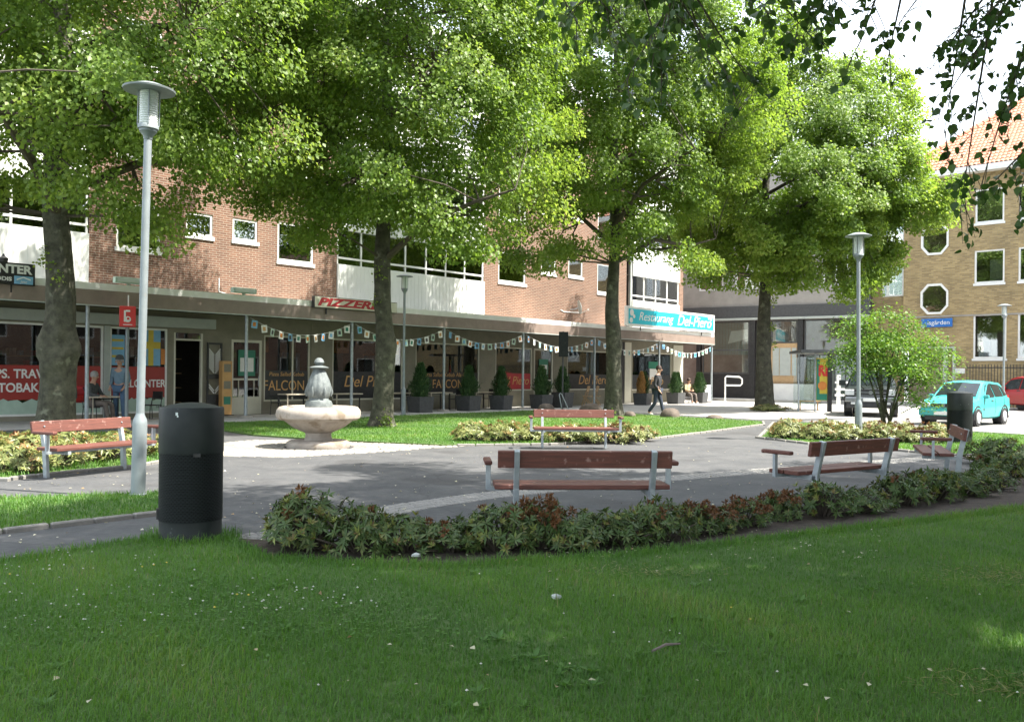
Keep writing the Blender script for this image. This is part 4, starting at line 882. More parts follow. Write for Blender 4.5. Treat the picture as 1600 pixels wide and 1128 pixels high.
make_tree('lime_tree', 'tall lime tree on the pale pavement left of the young tree', (11.29, 39.6), .40, 6.0, (1.3, -.6, 10.5), (5.5, 5.4, 5.5), 330, 600, .13, 14,
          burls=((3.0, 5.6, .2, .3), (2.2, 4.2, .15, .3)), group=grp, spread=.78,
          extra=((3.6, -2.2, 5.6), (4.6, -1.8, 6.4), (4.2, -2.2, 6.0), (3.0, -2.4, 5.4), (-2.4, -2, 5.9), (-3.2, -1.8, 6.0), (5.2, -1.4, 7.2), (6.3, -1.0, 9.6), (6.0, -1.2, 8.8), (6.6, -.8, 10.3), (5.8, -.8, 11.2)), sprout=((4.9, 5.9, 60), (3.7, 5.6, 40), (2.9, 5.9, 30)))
# trees beside and behind the camera: they shade the lawn and hang their twigs into the top of the view
def clear_of_view(p):
    if p[1] < 1.0: return True
    return p[2] > 1.5 + .47 * p[1] + 1.0 or abs(p[0]) > .62 * p[1] + 1.2
make_tree('lime_tree', 'lime tree right beside the viewer whose twigs hang into the upper right', (8.8, 5.0), .42, 4.2, (-1.4, .2, 9.6), (6.8, 6.6, 4.6), 430, 340, .15, 15, leafm='shaded_leaf', spread=.72, keep=clear_of_view, group=grp)
make_tree('lime_tree', 'lime tree behind the viewer shading the lawn', (2.6, -1.6), .42, 4.6, (-1.4, 1.8, 9.6), (6.2, 5.8, 4.6), 360, 330, .15, 16, leafm='shaded_leaf', spread=.72, keep=clear_of_view, group=grp)
make_tree('lime_tree', 'lime tree out to the right shading the row of dark benches', (14.4, 8.4), .42, 4.6, (-.4, .3, 9.4), (6.4, 6.0, 4.6), 360, 320, .16, 17, leafm='shaded_leaf', spread=.72, keep=clear_of_view, group=grp)
# the twigs in view: drooping sprays that belong to the tree on the right
def sprays(parent, base, items, seed, lsize=.115):
    rg = np.random.default_rng(seed); tb = MB(); P = []; D = []; N = []
    for (a, b, sag, nl) in items:
        a, b = np.array(a), np.array(b)
        pts = [a + (b - a) * t + np.array([0, 0, -sag * t * t]) for t in np.linspace(0, 1, 9)]
        tb.tube(pts, list(np.linspace(.016, .003, 9)), 5, False)
        L = b - a; hd = unit(np.array([L[1], -L[0], 0]) + 1e-6)
        for k in range(int(nl * .62 / 6)):
            t = rg.uniform(.12, 1); i = min(int(t * 8), 7); p = pts[i] + (pts[i + 1] - pts[i]) * (t * 8 - i)
            e = p + hd * rg.choice([-1, 1]) * rg.uniform(.1, .5) * (1.1 - .6 * t) + unit(L) * .12 + np.array([0, 0, rg.uniform(-.35, .05)])
            tb.tube([p, (p + e) / 2 + np.array([0, 0, .03]), e], [.005, .004, .002], 4, False)
            for _ in range(6):
                q = p + (e - p) * rg.uniform(.25, 1.05) + rg.normal(size=3) * .035
                P.append(q); D.append(unit(e - p) * .6 + rg.normal(size=3) * .55 + np.array([0, 0, -.35])); N.append(np.array([0, -.35, .8]) + rg.normal(size=3) * .5)
    P, D, N = np.array(P) - base, unit(np.array(D)), unit(np.array(N)); n = len(P)
    for v in range(len(tb.v)): tb.v[v] = tuple(np.array(tb.v[v]) - base)
    tb.build('hanging_twigs', M['twig'], parent)
    tag(link('hanging_leaves', broad_leaf_mesh('hanging_leaves', P, D, N, lsize * rg.uniform(.55, 1.15, n), .15 + .75 * rg.random(n)), M['shaded_leaf'], parent), kind='stuff')
def W(px, py, Y):
    kx, kz = pix(px, py); return (kx * Y, Y, EYE + kz * Y)
near_t = [o for o in S.objects if o.get('label', '').startswith('lime tree right beside')][0]
near_b = [o for o in S.objects if o.get('label', '').startswith('lime tree behind')][0]
it = [((8.2, 6.0, 6.8), W(1580, -60, 8.2), .1, 30), (W(1620, -60, 8), W(1470, 150, 8.2), .1, 150), (W(1640, -40, 8.2), W(1530, 260, 8.4), .25, 170), (W(1560, -60, 8), W(1500, 330, 8.3), .0, 190), (W(1650, 120, 8.5), W(1590, 300, 8.6), .1, 70),
      (W(1640, 200, 8.4), W(1545, 285, 8.4), .05, 60), (W(1500, -90, 7.6), W(1400, 40, 7.8), .02, 60), (W(1660, -20, 7.6), W(1580, 110, 7.8), .1, 130), (W(1620, -50, 7.2), W(1490, 60, 7.4), .1, 140), (W(1700, -30, 7.8), W(1610, 220, 8.0), .1, 120),
      (W(1400, -90, 7.6), W(1345, 60, 7.9), .03, 80), (W(1420, -60, 8), W(1385, 100, 8.2), .02, 24), (W(1520, -80, 8), W(1475, 205, 8.2), .02, 110), (W(1580, -60, 8), W(1450, 110, 8.4), .02, 70)]
sprays(near_t, np.array([8.8, 5.0, 0]), it, 5, .085)
it2 = []
rs = random.Random(9)
for px in range(890, 1345, 26):
    dx = rs.choice([-1, 1]) * rs.uniform(60, 170)
    it2.append((W(px + dx, -110, 8.2 + rs.uniform(-.6, 1.0)), W(px, rs.uniform(20, 150) * (1 if 930 < px < 1320 else .55), 8.6 + rs.uniform(-.4, 1.4)), rs.uniform(0, .08), rs.randint(80, 150)))
it2.append(((2.8, 3.4, 6.4), W(1000, -110, 8.2), -.2, 12)); it2.append(((3.0, 2.4, 6.6), W(1220, -115, 8.3), -.2, 12))
sprays(near_b, np.array([2.6, -1.6, 0]), it2, 6, .105)

# young many-stemmed tree in the right bed
def young_tree():
    rg = np.random.default_rng(31); x, y = 10.4, 24.6
    t = thing('young_tree', 'small bright green young tree with several thin stems in front of the dark pickup', 'tree', (x, y, 0))
    st = MB(); C = []
    for i in range(9):
        a = i * .7 + rg.uniform(-.2, .2); r = rg.uniform(.5, 1.3); hgt = rg.uniform(2.1, 3.0); e = np.array([math.cos(a) * r * .95, math.sin(a) * r * .9, hgt])
        s = np.array([rg.normal() * .12, rg.normal() * .1, -.03]); m = s * .5 + e * .5 + np.array([0, 0, .25]); st.tube([s, m, e], [.035, .024, .009], 6)
        for k in range(3):
            f = rg.uniform(.5, 1); p = s * (1 - f) + e * f; q = p + np.array([rg.normal() * .42, rg.normal() * .45, rg.uniform(.05, .5)]); st.tube([p, q], [.014, .005], 5, False); C.append(q)
        C.append(e)
    for q in ((-1.6, -.3, 2.0), (-1.35, -.2, 2.15), (1.75, -.2, 2.2), (1.5, -.3, 2.3), (1.25, 0, 2.6), (-.7, 0, 3.2), (-.2, 0, 3.4), (-1.1, -.2, 3.2), (.3, -.3, 3.3), (.7, -.3, 3.0), (.8, -.4, 1.6), (0, -.5, 1.9), (.5, -.5, 1.1), (1.0, -.3, .9), (-.5, -.5, 2.6), (.2, -.5, 2.6), (-1.0, -.4, 2.4), (.9, -.4, 2.3), (-.4, -.6, 2.0), (.45, -.5, 1.9), (-.75, -.5, 2.0), (1.2, -.4, 1.95)):
        st.tube([(q[0] * .4, q[1] * .4, q[2] * .6), q], [.014, .004], 5, False); C.append(np.array(q))
    st.build('stem', M['bark'], t, smooth=True)
    C = [q for q in C if not (q[0] < .35 and q[2] < 1.75)]
    C = np.array(C) * np.array([.88, 1, .97]); per = 270; ci = np.repeat(np.arange(len(C)), per); n = len(ci)
    off = rg.normal(size=(n, 3)) * np.array([.24, .22, .12]); P = C[ci] + off; P[:, 2] -= .4 * np.hypot(off[:, 0], off[:, 1]) ** 2
    D = unit(off * np.array([1, 1, .3]) + rg.normal(size=(n, 3)) * .12 + np.array([0, 0, -.12])); N = unit(np.array([0, 0, 1]) + rg.normal(size=(n, 3)) * .4)
    tag(link('crown', leaf_mesh('crown', P, D, N, .078 * rg.uniform(.6, 1.2, n), .36, .08, .2 + .4 * rg.random(len(C))[ci] * 0 + .7 * rg.random(n)), M['maple_leaf'], t), kind='stuff')
young_tree()

# ------------------------------------------------------------------ shrubs
def shrub(seed, r, h, nros, ll, m, bloom=0.0, young=.12, base_tint=.25):
    rg = np.random.default_rng(seed); P = []; D = []; N = []; T = []; SZ = []; BP = []
    st = MB()
    for k in range(nros):
        a = rg.uniform(0, 6.283); u = rg.uniform(.05, 1) ** .6; rr = r * u * (1 + .18 * math.sin(3 * a + seed)); dome = math.sqrt(max(0, 1 - .8 * u * u))
        c = np.array([math.cos(a) * rr, math.sin(a) * rr, h * (dome * rg.uniform(.55, 1.0) if rg.random() < .7 else rg.uniform(.12, .8) * dome)])
        ax = unit(np.array([math.cos(a) * u * .9, math.sin(a) * u * .9, .75]) + rg.normal(size=3) * .18)
        if k % 3 == 0: st.tube([(c[0] * .2, c[1] * .2, -.02), (c[0] * .6, c[1] * .6, c[2] * .55), tuple(c)], [.012, .009, .005], 4, False)
        t1 = unit(np.cross(ax, np.array([.3, .5, .9]))); t2 = np.cross(ax, t1); nl = rg.integers(6, 13); up = rg.random() < young
        isb = rg.random() < bloom and c[2] > h * .55
        for i in range(nl):
            th = 6.283 * i / nl + rg.uniform(-.25, .25); rad = t1 * math.cos(th) + t2 * math.sin(th)
            el = rg.uniform(.55, 1.2) if up else rg.uniform(-.55, .5)
            d = unit(rad + ax * el); P.append(c); D.append(d); N.append(unit(ax - d * ax.dot(d) + rg.normal(size=3) * .1)); SZ.append(ll * rg.uniform(.7, 1.15) * (.8 if up else 1))
            T.append((.9 + .1 * rg.random()) if up else base_tint + .45 * rg.random() + (.3 if rg.random() < .03 else 0))
        if isb: BP.append(c + ax * .05)
    out = [(leaf_mesh('foliage', np.array(P), np.array(D), np.array(N), np.array(SZ), .135, .035, np.array(T)), m), (st.mesh('stems'), 'twig')]
    out[0][0].materials.append(M[m]); out[1][0].materials.append(M['twig'])
    if BP:
        per = 34; B = np.repeat(np.array(BP), per, 0); n = len(B); dd = unit(rg.normal(size=(n, 3)) + np.array([0, 0, .4]))
        me = leaf_mesh('spent_blooms', B + dd * .012, dd, unit(rg.normal(size=(n, 3))), .05 * rg.uniform(.6, 1.2, n), .2, .05, rg.random(n)); me.materials.append(M['spent_bloom']); out.append((me, 'spent_bloom'))
    return [o[0] for o in out]
def place_shrub(name, label, meshes, loc, rz, sc, group):
    t = thing(name, label, 'shrub', loc, rz, group); t.scale = sc if hasattr(sc, '__len__') else (sc,) * 3
    for me in meshes:
        o = link(me.name.split('.')[0], me, None, t)
        if not me.name.startswith('stems'): tag(o, kind='stuff')
    return t
RV = [shrub(50 + i, .37, .33, 150, .08, 'rhodo_leaf', bloom=b, young=y) for i, (b, y) in enumerate([(.0, .16), (.05, .08), (.42, .05), (.02, .12), (.48, .05), (.01, .14)])]
BIG = shrub(70, .42, .46, 260, .082, 'rhodo_leaf', bloom=.02, young=.16)
row = [(-1.68, 7.42, 'big', 1.0, 'round dense dark rhododendron at the left end of the front row'), (-1.22, 7.3, 1, .95, 'rhododendron beside the round one at the left of the front row'), (-.86, 7.38, 3, .95, 'low rhododendron left of the front bench in the front row'), (-.48, 7.4, 1, .92, 'rhododendron with a few rusty blooms below the bench armrest'),
       (-.1, 7.45, 3, 1.02, 'leafy green rhododendron in front of the left bench leg'), (.26, 7.55, 4, .98, 'rhododendron with rusty tops under the front bench seat'), (.6, 7.62, 0, 1.02, 'plain green rhododendron under the middle of the front bench'), (.95, 7.75, 5, 1.0, 'green rhododendron left of the right leg of the front bench'),
       (1.32, 7.95, 1, .95, 'sparse rhododendron at the right leg of the front bench'), (1.72, 8.3, 4, .74, 'small rust topped rhododendron right of the front bench'), (2.02, 8.5, 2, .72, 'thin rhododendron thick with rusty blooms between the two dark benches'), (2.34, 8.82, 4, .74, 'upright rusty rhododendron left of the second bench'), (2.78, 9.2, 2, .68, 'last rusty rhododendron before the second bench'),
       (3.32, 9.45, 0, 1.08, 'broad green rhododendron below the second bench'), (3.85, 9.75, 5, .95, 'green rhododendron at the right leg of the second bench'), (4.6, 10.35, 3, 1.05, 'rhododendron starting the thick right part of the front row'), (5.15, 10.75, 1, .98, 'reddish rhododendron in the thick right part of the front row'),
       (5.75, 11.25, 0, .98, 'green rhododendron below the sideways bench'), (6.4, 11.9, 5, 1.0, 'full rhododendron near the right end of the front row'), (7.0, 12.7, 3, 1.05, 'rhododendron at the right picture edge of the front row'), (7.9, 13.6, 0, 1.1, 'rhododendron beyond the right end of the front row')]
for i, (x, y, v, sc, lb) in enumerate(row):
    place_shrub('rhododendron', lb, BIG if v == 'big' else RV[v], (x, y, .02), i * 1.3, (sc * (1.0 + .08 * math.sin(i * 2.3)), sc * .92, sc * (1.08 + .2 * math.sin(i * 1.7))), 'rhododendrons in the front row')
for x, y, v, sc, lb in ((8.6, 15.6, 0, 1.5, 'round rhododendron by the path at the right picture edge'), (9.3, 15.0, 5, 1.4, 'rhododendron just outside the round one at the right edge')):
    place_shrub('rhododendron', lb, RV[v], (x, y, 0), v, sc, 'rhododendrons in the front row')
PV = [shrub(90 + i, .42, .40, 130, .10, 'sunlit_pale_leaf', bloom=b, young=.15, base_tint=.3) for i, b in enumerate([0, .05, .25])]
def patch(spots, name, words, group):
    for i, (x, y, sc) in enumerate(spots):
        v = PV[2 if 'rust' in words[i] else i % 2]
        place_shrub(name, words[i], v, (x, y, .03), i * 2.1, (sc * 1.1, sc, sc), group)
g1 = 'pale shrubs behind the far salmon bench'
patch([(-.85, 19.5, 1.1), (-.15, 19.35, 1.15), (.5, 19.5, 1.0), (1.1, 19.3, 1.0), (1.75, 19.4, 1.0), (2.45, 19.6, 1.15), (3.0, 20.3, .85), (.2, 20.0, 1.0), (1.4, 20.0, 1.05), (2.2, 20.2, 1.0)], 'pale_shrub',
      ['pale sunlit shrub at the left end behind the far bench', 'pale shrub left of the far bench armrest', 'pale shrub seen under the left of the far bench', 'pale shrub behind the middle of the far bench', 'pale shrub seen past the right leg of the far bench', 'rusty tinted pale shrub right of the far bench', 'small pale shrub at the right end behind the far bench', 'pale shrub in the back rank left of the far bench', 'pale shrub in the back rank behind the far bench seat', 'pale shrub in the back rank right of the far bench'], g1)
g2 = 'pale shrubs behind the left bench'
patch([(-7.0, 12.6, 1.0), (-6.9, 13.4, 1.05), (-6.6, 14.2, 1.05), (-6.4, 15.0, 1.0), (-7.7, 13.0, 1.15), (-7.6, 14.0, 1.2), (-7.4, 15.0, 1.1), (-8.4, 13.3, 1.2), (-8.5, 14.4, 1.2), (-6.2, 15.9, .9), (-7.2, 16.2, 1.0), (-9.3, 13.6, 1.2), (-9.4, 14.9, 1.2), (-8.4, 15.7, 1.1)], 'pale_shrub',
      ['pale shrub at the left bench front leg', 'pale shrub under the left bench seat', 'pale shrub right under the left bench backrest', 'pale shrub at the far end of the left bench', 'pale shrub at the picture edge left of the left bench', 'yellowish shrub directly behind the left bench', 'shrub behind the left bench near the lamp post', 'bushy pale shrub near the left picture edge', 'bushy shrub between the left picture edge and the bench', 'small shrub between the left bench and the lamp post', 'shrub between the left bench and the burled tree', 'pale shrub cut by the left picture edge in front', 'pale shrub cut by the left picture edge further back', 'shrub in front of the burled trunk'], g2)
g3 = 'pale shrubs along the right bed'
patch([(6.7, 21.3, 1.15), (7.3, 20.9, 1.1), (7.9, 20.6, 1.1), (8.5, 20.3, 1.1), (9.0, 20.1, 1.0), (9.5, 20.2, 1.05), (10.1, 21.0, 1.0), (7.0, 22.3, 1.1), (7.9, 21.9, 1.15), (8.8, 21.6, 1.1), (9.7, 21.9, 1.05), (10.9, 22.6, .9)], 'pale_shrub',
      ['pale shrub at the left end of the right bed', 'pale shrub second from the left end of the right bed', 'pale shrub just left of the right lamp post', 'rusty shrub just right of the right lamp post', 'rusty shrub behind the second dark bench in the right bed', 'rusty shrub left of the far litter bin', 'shrub behind the far litter bin', 'back rank shrub at the left end of the right bed', 'back rank shrub left of the right lamp post', 'back rank shrub in front of the young tree', 'rusty back rank shrub right of the young tree stems', 'small shrub at the right back of the right bed'], g3)
place_shrub('low_shrub', 'low pale ground shrub around the foot of the tall lime tree', PV[0], (11.3, 38.8, 0), 0, (2.2, 1.6, .8), None)

# ------------------------------------------------------------------ street furniture
lamp_group = 'park lamps with flat disc hats'
def make_lamp(label, loc, h, lean=0.0):
    t = thing('park_lamp', label, 'lamp', (loc[0], loc[1], 0), 0, lamp_group); t.rotation_euler = (0, lean, 0)
    MB().lathe([(.1, -.05), (.098, .05), (.082, .06), (.082, .86), (.078, .92), (.05, .98), (.048, 1.0)], 20).build('base', M['lampsteel'], t, smooth=True)
    MB().lathe([(.046, .98), (.044, h - .62)], 16).build('pole', M['lampsteel'], t, smooth=True)
    MB().lathe([(.05, h - .66), (.055, h - .62), (.1, h - .57), (.1, h - .545), (.118, h - .54), (.118, h - .5), (.11, h - .49)], 24).build('collar', M['lampsteel'], t, smooth=True)
    hd = MB(); prof = [(.1, h - .49)]
    for i in range(14): z = h - .485 + i * .027; prof += [(.1, z), (.106, z + .013)]
    hd.lathe(prof + [(.1, h - .1)], 24).build('lens', M['lens'], t, smooth=True)
    st = MB()
    for k in range(4): a = k * 1.571 + .4; st.bar((.117 * math.cos(a), .117 * math.sin(a), h - .5), (.117 * math.cos(a), .117 * math.sin(a), h - .09), .012, .012)
    st.build('stay', M['lampsteel'], t)
    MB().lathe([(.06, h - .1), (.29, h - .095), (.295, h - .075), (.2, h - .04), (.12, h - .01), (.03, h)], 36).build('hat', M['lampsteel'], t, smooth=True)
    return t
l1 = make_lamp('nearest park lamp on a grey pole beside the near litter bin', (-4.39, 10.4), 4.88, R(1.0))
dup(l1, (8.1, 20.6, 0), .6, 'park lamp among the shrubs in front of the young tree').rotation_euler = (0, R(-1.1), .6)
l3 = dup(l1, (-3.8, 31.0, 0), .3, 'middle park lamp standing right of the second tree trunk'); l3.rotation_euler = (0, 0, 0); l3.scale = (1, 1, 1.02)
l4 = dup(l1, atY(1568, 39.5) + (0,), .2, 'white park lamp against the yellow building above the red car'); l4.rotation_euler = (0, 0, 0)

bin_t = thing('litter_bin', 'big dark cylindrical litter bin with perforated sides in the foreground', 'litter bin', (-2.82, 7.79, .0), .4, 'dark cylindrical litter bins')
prof = [(.268, .2)]
for i in range(44): z = .2 + i * .0133; prof += [(.268, z + .003), (.2615, z + .0066), (.268, z + .0105)]
MB().lathe([(.27, -.03), (.27, .03), (.262, .05), (.262, .2)], 48).build('base', M['binmetal'], bin_t, smooth=True)
MB().lathe(prof + [(.268, .79)], 64).build('perforated_side', M['perforated'], bin_t, smooth=True)
MB().lathe([(.27, .79), (.272, .8), (.272, 1.17), (.266, 1.185), (.25, 1.187)], 48).build('upper_band', M['binmetal'], bin_t, smooth=True)
MB().lathe([(.25, 1.18), (.2, 1.2), (.1, 1.22), (.02, 1.225)], 40).build('lid', M['binmetal'], bin_t, smooth=True)
MB().bar((-.268, -.04, .26), (-.268, .02, .26), .03, .09).bar((.0, -.274, .78), (.06, -.268, .78), .02, .03).build('hinge', M['black'], bin_t)
sc_ = MB()
for (aa, zz, ww, hh) in ((4.2, 1.12, .010, .026), (4.23, 1.105, .006, .016)):
    mt = Matrix.Rotation(aa, 4, 'Z'); sc_.box(.2715, .2735, -ww, ww, zz, zz + hh, mt)
tag(sc_.build('scuffs', M['lens'], bin_t), kind='stuff')
dup(bin_t, atY(1500, 20.4) + (0,), 2.2, 'dark litter bin in front of the turquoise car')

def make_bench():
    t = thing('park_bench', '', 'bench', (0, 0, 0), 0, 'benches of red stained boards on steel legs')
    L = .835
    bk = Matrix.Translation((0, .3, .70)) @ Matrix.Rotation(R(-9), 4, 'X')
    MB().box(-L, L, -.022, .022, -.083, .083, bk).build('backrest', M['wood'], t, bev=.008)
    for y0, y1 in ((-.25, -.055), (-.035, .16)): MB().box(-L - .02, L + .02, y0, y1, .395, .44).build('seat_board', M['wood'], t, bev=.007)
    for x in (-.655, .655):
        MB().bar((x, .215, -.05), (x, .25, .42), .05, .075, (0, 1, 0)).bar((x, .249, .41), (x, .34, .785), .05, .07, (0, 1, 0)).build('leg', M['galv'], t, bev=.004)
        MB().bar((x, .26, .365), (x, -.24, .365), .05, .05).build('seat_bracket', M['galv'], t)
        MB().lathe([(.013, 0), (.01, .008)], 8, mtx=Matrix.Translation((x, .272, .71)) @ Matrix.Rotation(R(90), 4, 'X')).build('bolt', M['galv'], t)
    MB().bar((-.92, -.12, .373), (.92, -.12, .373), .05, .035).build('cross_bar', M['galv'], t)
    for s in (-1, 1):
        x = s * .905
        MB().bar((x, -.12, .36), (x, -.12, .625), .05, .035, (0, 1, 0)).build('arm_post', M['galv'], t, bev=.003)
        MB().bar((x + s * .01, .12, .645), (x + s * .01, -.29, .645), .075, .045).build('armrest', M['wood'], t, bev=.014)
    return t
B0 = make_bench(); first = True
def bench(px, Y, rz, label):
    global first
    x, y = atY(px, Y); fx, fy = math.sin(rz), -math.cos(rz); loc = (x + .3 * fx, y + .3 * fy, 0)
    if first: B0.location = loc; B0.rotation_euler = (0, 0, rz); B0['label'] = label; first = False; return B0
    return dup(B0, loc, rz, label)
bench(916, 8.4, R(184), 'dark bench seen from behind in the middle foreground')
bench(1338, 10.3, R(214), 'dark bench turned to the left behind the front row, right of centre')
bench(1497, 13.3, R(250), 'dark bench seen end on in front of the far litter bin')
bench(897, 18.3, R(2), 'sunlit salmon bench facing the viewer in front of pale shrubs')
bench(131, 12.9, R(65), 'sunlit salmon bench at the left beneath the burled tree')

# fountain
ft = thing('fountain', 'round stone fountain basin with a dark metal baluster and ball on top', 'fountain', (-3.86, 17.67, 0), 0)
MB().lathe([(.6, -.03), (.63, .04), (.62, .11), (.56, .145), (.3, .15)], 48).build('base_slab', M['fount_stone'], ft, smooth=True)
MB().lathe([(.3, .14), (.27, .18), (.25, .25), (.27, .32)], 32).build('pedestal', M['fount_stone'], ft, smooth=True)
lob = lambda th, z: 1 + .045 * abs(math.sin(10 * th)) * min(1, max(0, (z - .3) / .1))
MB().lathe([(.26, .3), (.36, .34), (.5, .42), (.6, .5), (.66, .55)], 120, mod=lob).build('bowl', M['fount_stone'], ft, smooth=True)
MB().lathe([(.64, .54), (.76, .555), (.82, .6), (.835, .67), (.82, .75), (.77, .81), (.71, .825), (.66, .8), (.63, .74), (.2, .73)], 64).build('rim', M['fount_stone'], ft, smooth=True)
flute = lambda th, z: 1 + .05 * abs(math.sin(6 * th)) * (1 if 1.02 < z < 1.56 else 0)
MB().lathe([(.27, .72), (.275, .86), (.25, .93), (.2, .95), (.185, .98), (.215, 1.04), (.238, 1.12), (.232, 1.22), (.2, 1.34), (.15, 1.46), (.115, 1.54), (.105, 1.59)], 72, mod=flute).build('baluster', M['fount_lead'], ft, smooth=True)
for k in range(6):
    a = k * 1.047 + .2; c, s_ = math.cos(a), math.sin(a)
    MB().tube([(c * .2, s_ * .2, 1.3), (c * .232, s_ * .232, 1.2), (c * .25, s_ * .25, 1.1), (c * .235, s_ * .235, 1.02)], [.008, .022, .034, .014], 8).build('leaf_ornament', M['fount_lead'], ft, smooth=True)
MB().lathe([(.1, 1.575), (.19, 1.585), (.195, 1.6), (.12, 1.625), (.06, 1.64)], 32).build('collar', M['fount_lead'], ft, smooth=True)
MB().lathe([(.03, 1.625), (.075, 1.65), (.1, 1.7), (.085, 1.75), (.045, 1.785), (.01, 1.795)], 24).build('ball', M['fount_lead'], ft, smooth=True)

# planters along the cafe front
def planter_box(w=.36, h=.62):
    mb = MB(); a, b = w * .86, w
    for z0, z1, r0_, r1_ in ((0, h, a, b), (h, h - .08, b - .05, b - .06)):
        k = len(mb.v)
        mb.v += [(-r0_, -r0_, z0), (r0_, -r0_, z0), (r0_, r0_, z0), (-r0_, r0_, z0), (-r1_, -r1_, z1), (r1_, -r1_, z1), (r1_, r1_, z1), (-r1_, r1_, z1)]
        for i in range(4): j = (i + 1) % 4; mb.f.append((k + i, k + j, k + 4 + j, k + 4 + i))
    mb.f.append((4, 5, 9, 8)); mb.f.append((5, 6, 10, 9)); mb.f.append((6, 7, 11, 10)); mb.f.append((7, 4, 8, 11)); mb.f.append((12, 13, 14, 15)); mb.f.append((3, 2, 1, 0))
    return mb
def thuja(seed, h, r):
    rg = np.random.default_rng(seed); n = 3400; z = rg.random(n) ** .9; a = rg.uniform(0, 6.283, n)
    rad = r * np.minimum(1, .62 + 1.3 * z) * np.clip(1.03 - z, 0, 1) ** .62 * 1.12 * rg.uniform(.4, 1.06, n) * (1 + .18 * np.sin(3 * a + seed) + .16 * np.sin(8 * z + 2 * a + 2 * seed)) * (1 + .3 * (rg.random(n) < .07))
    P = np.stack([np.cos(a) * rad, np.sin(a) * rad, z * h], 1); D = unit(np.stack([np.cos(a) * .5, np.sin(a) * .5, np.ones(n)], 1) + rg.normal(size=(n, 3)) * .3)
    return leaf_mesh('foliage', P, D, unit(np.stack([np.cos(a), np.sin(a), np.full(n, .2)], 1) + rg.normal(size=(n, 3)) * .3), .1 * rg.uniform(.5, 1.4, n), .2, .05, rg.random(n))
TM = [thuja(i, 1.15, .36) for i in range(3)]
for me in TM: me.materials.append(M['thuja_leaf'])
BT = thuja(9, 1.15, .3); BT.materials.append(M['brown_leaf'])
PB = planter_box().mesh('box'); PB.materials.append(M['darkgrey'])
pg = 'dark planters with conifers along the cafe front'
pls = [(657, 'conifer in a dark planter right of the middle lamp post', 1.05), (732, 'conifer in a dark planter left of the third canopy post', 1.0), (783, 'conifer in a dark planter right of the third canopy post', 1.0), (846, 'conifer in a dark planter by the restaurant door', 1.05), (879, 'slim conifer in a tall dark planter behind the sign pole', .95), (1004, 'half dried brown conifer in a dark planter left of the walking man', 1.0), (1056, 'twin conifer in a dark planter right of the walking man', 1.0), (1093, 'conifer in a dark planter at the far canopy end', 1.05)]
for i, (px, lb, sc) in enumerate(pls):
    s_, _z = FB.at(px, 600, -.15); t = thing('planter', lb, 'planter', FB.w(s_, -.15, 0), FB.rot + .1 * (i % 3), pg)
    link('box', PB, None, t).scale = (1.05, 1.05, 1.15 if px == 879 else 1.0)
    MB().box(-.3, .3, -.3, .3, .5, .54).build('soil', M['soil'], t)
    z0 = .62 if px == 879 else .5
    if i == 5:
        for me, dx in ((BT, -.17), (TM[0], .17)): tag(link('foliage', me, None, t, (dx, 0, z0)), kind='stuff').scale = (.8, .8, 1)
    elif i in (6, 7):
        for k, dx in enumerate((-.17, .17)): tag(link('foliage', TM[k], None, t, (dx, 0, z0), (0, 0, k)), kind='stuff').scale = (.8, .8, 1.0)
    else: tag(link('foliage', TM[i % 3], None, t, (0, 0, z0), (0, 0, i)), kind='stuff').scale = (sc, sc, sc * 1.1)

# cafe tables and chairs
def make_table():
    t = thing('cafe_table', '', 'table', (0, 0, 0), 0, 'cafe tables under the canopy')
    MB().box(-.62, .62, -.36, .36, .7, .74).build('tabletop', M['tabletop'], t, bev=.006)
    for x in (-.52, .52):
        for y in (-.28, .28): MB().bar((x, y, 0), (x, y, .7), .035, .035).build('leg', M['black'], t)
    MB().bar((-.52, 0, .66), (.52, 0, .66), .03, .04).build('rail', M['black'], t); return t
def make_chair():
    t = thing('cafe_chair', '', 'chair', (0, 0, 0), 0, 'dark cafe chairs under the canopy')
    MB().box(-.22, .22, -.22, .22, .43, .455).build('seat', M['black'], t, bev=.006)
    for x in (-.2, .2): MB().tube([(x, .24, 0), (x, .2, .45), (x, .27, .85)], .013, 6).build('rear_leg', M['black'], t); MB().tube([(x, -.22, 0), (x, -.2, .44)], .013, 6).build('front_leg', M['black'], t)
    MB().box(-.21, .21, .25, .27, .62, .86).build('backrest', M['black'], t, bev=.005)
    for x in (-.23, .23): MB().tube([(x, .22, .66), (x, -.15, .66), (x, -.2, .44)], .012, 6).build('arm', M['black'], t)
    return t
T0 = make_table(); C0 = make_chair()
def on_front(px, d): s_ = FB.at(px, 600, d)[0]; return FB.w(s_, d, 0)
tabs = [(462, 1.2, 'cafe table left of the fountain under the gold window lettering'), (537, 1.1, 'cafe table between the fountain top and the second tree'), (618, 1.1, 'cafe table half hidden by the second tree trunk'), (681, 1.1, 'cafe table between the first two conifers'), (750, 1.1, 'cafe table behind the second conifer'), (160, .75, 'small dark table beside the seated man at the kiosk')]
for i, (px, d, lb) in enumerate(tabs):
    if i == 0: T0.location = on_front(px, d); T0.rotation_euler = (0, 0, FB.rot); T0['label'] = lb
    else:
        t = dup(T0, on_front(px, d), FB.rot, lb, scale=(.7, .8, 1) if px == 160 else None)
T0.children[0].data.materials[0] = M['tabletop']
chs = [(437, 1.1, .3, 'dark chair left of the table by the fountain'), (500, 1.3, 2.0, 'dark chair hidden partly by the fountain top'), (640, 1.2, 1.6, 'dark chair beside the first conifer'), (712, 1.2, -1.5, 'dark chair left of the second conifer'), (765, 1.2, -1.4, 'dark chair right of the second conifer'), (236, 1.0, -1.3, 'thin black chair in front of the kiosk window lettering'), (137, .9, 1.5, 'black chair under the seated man at the kiosk')]
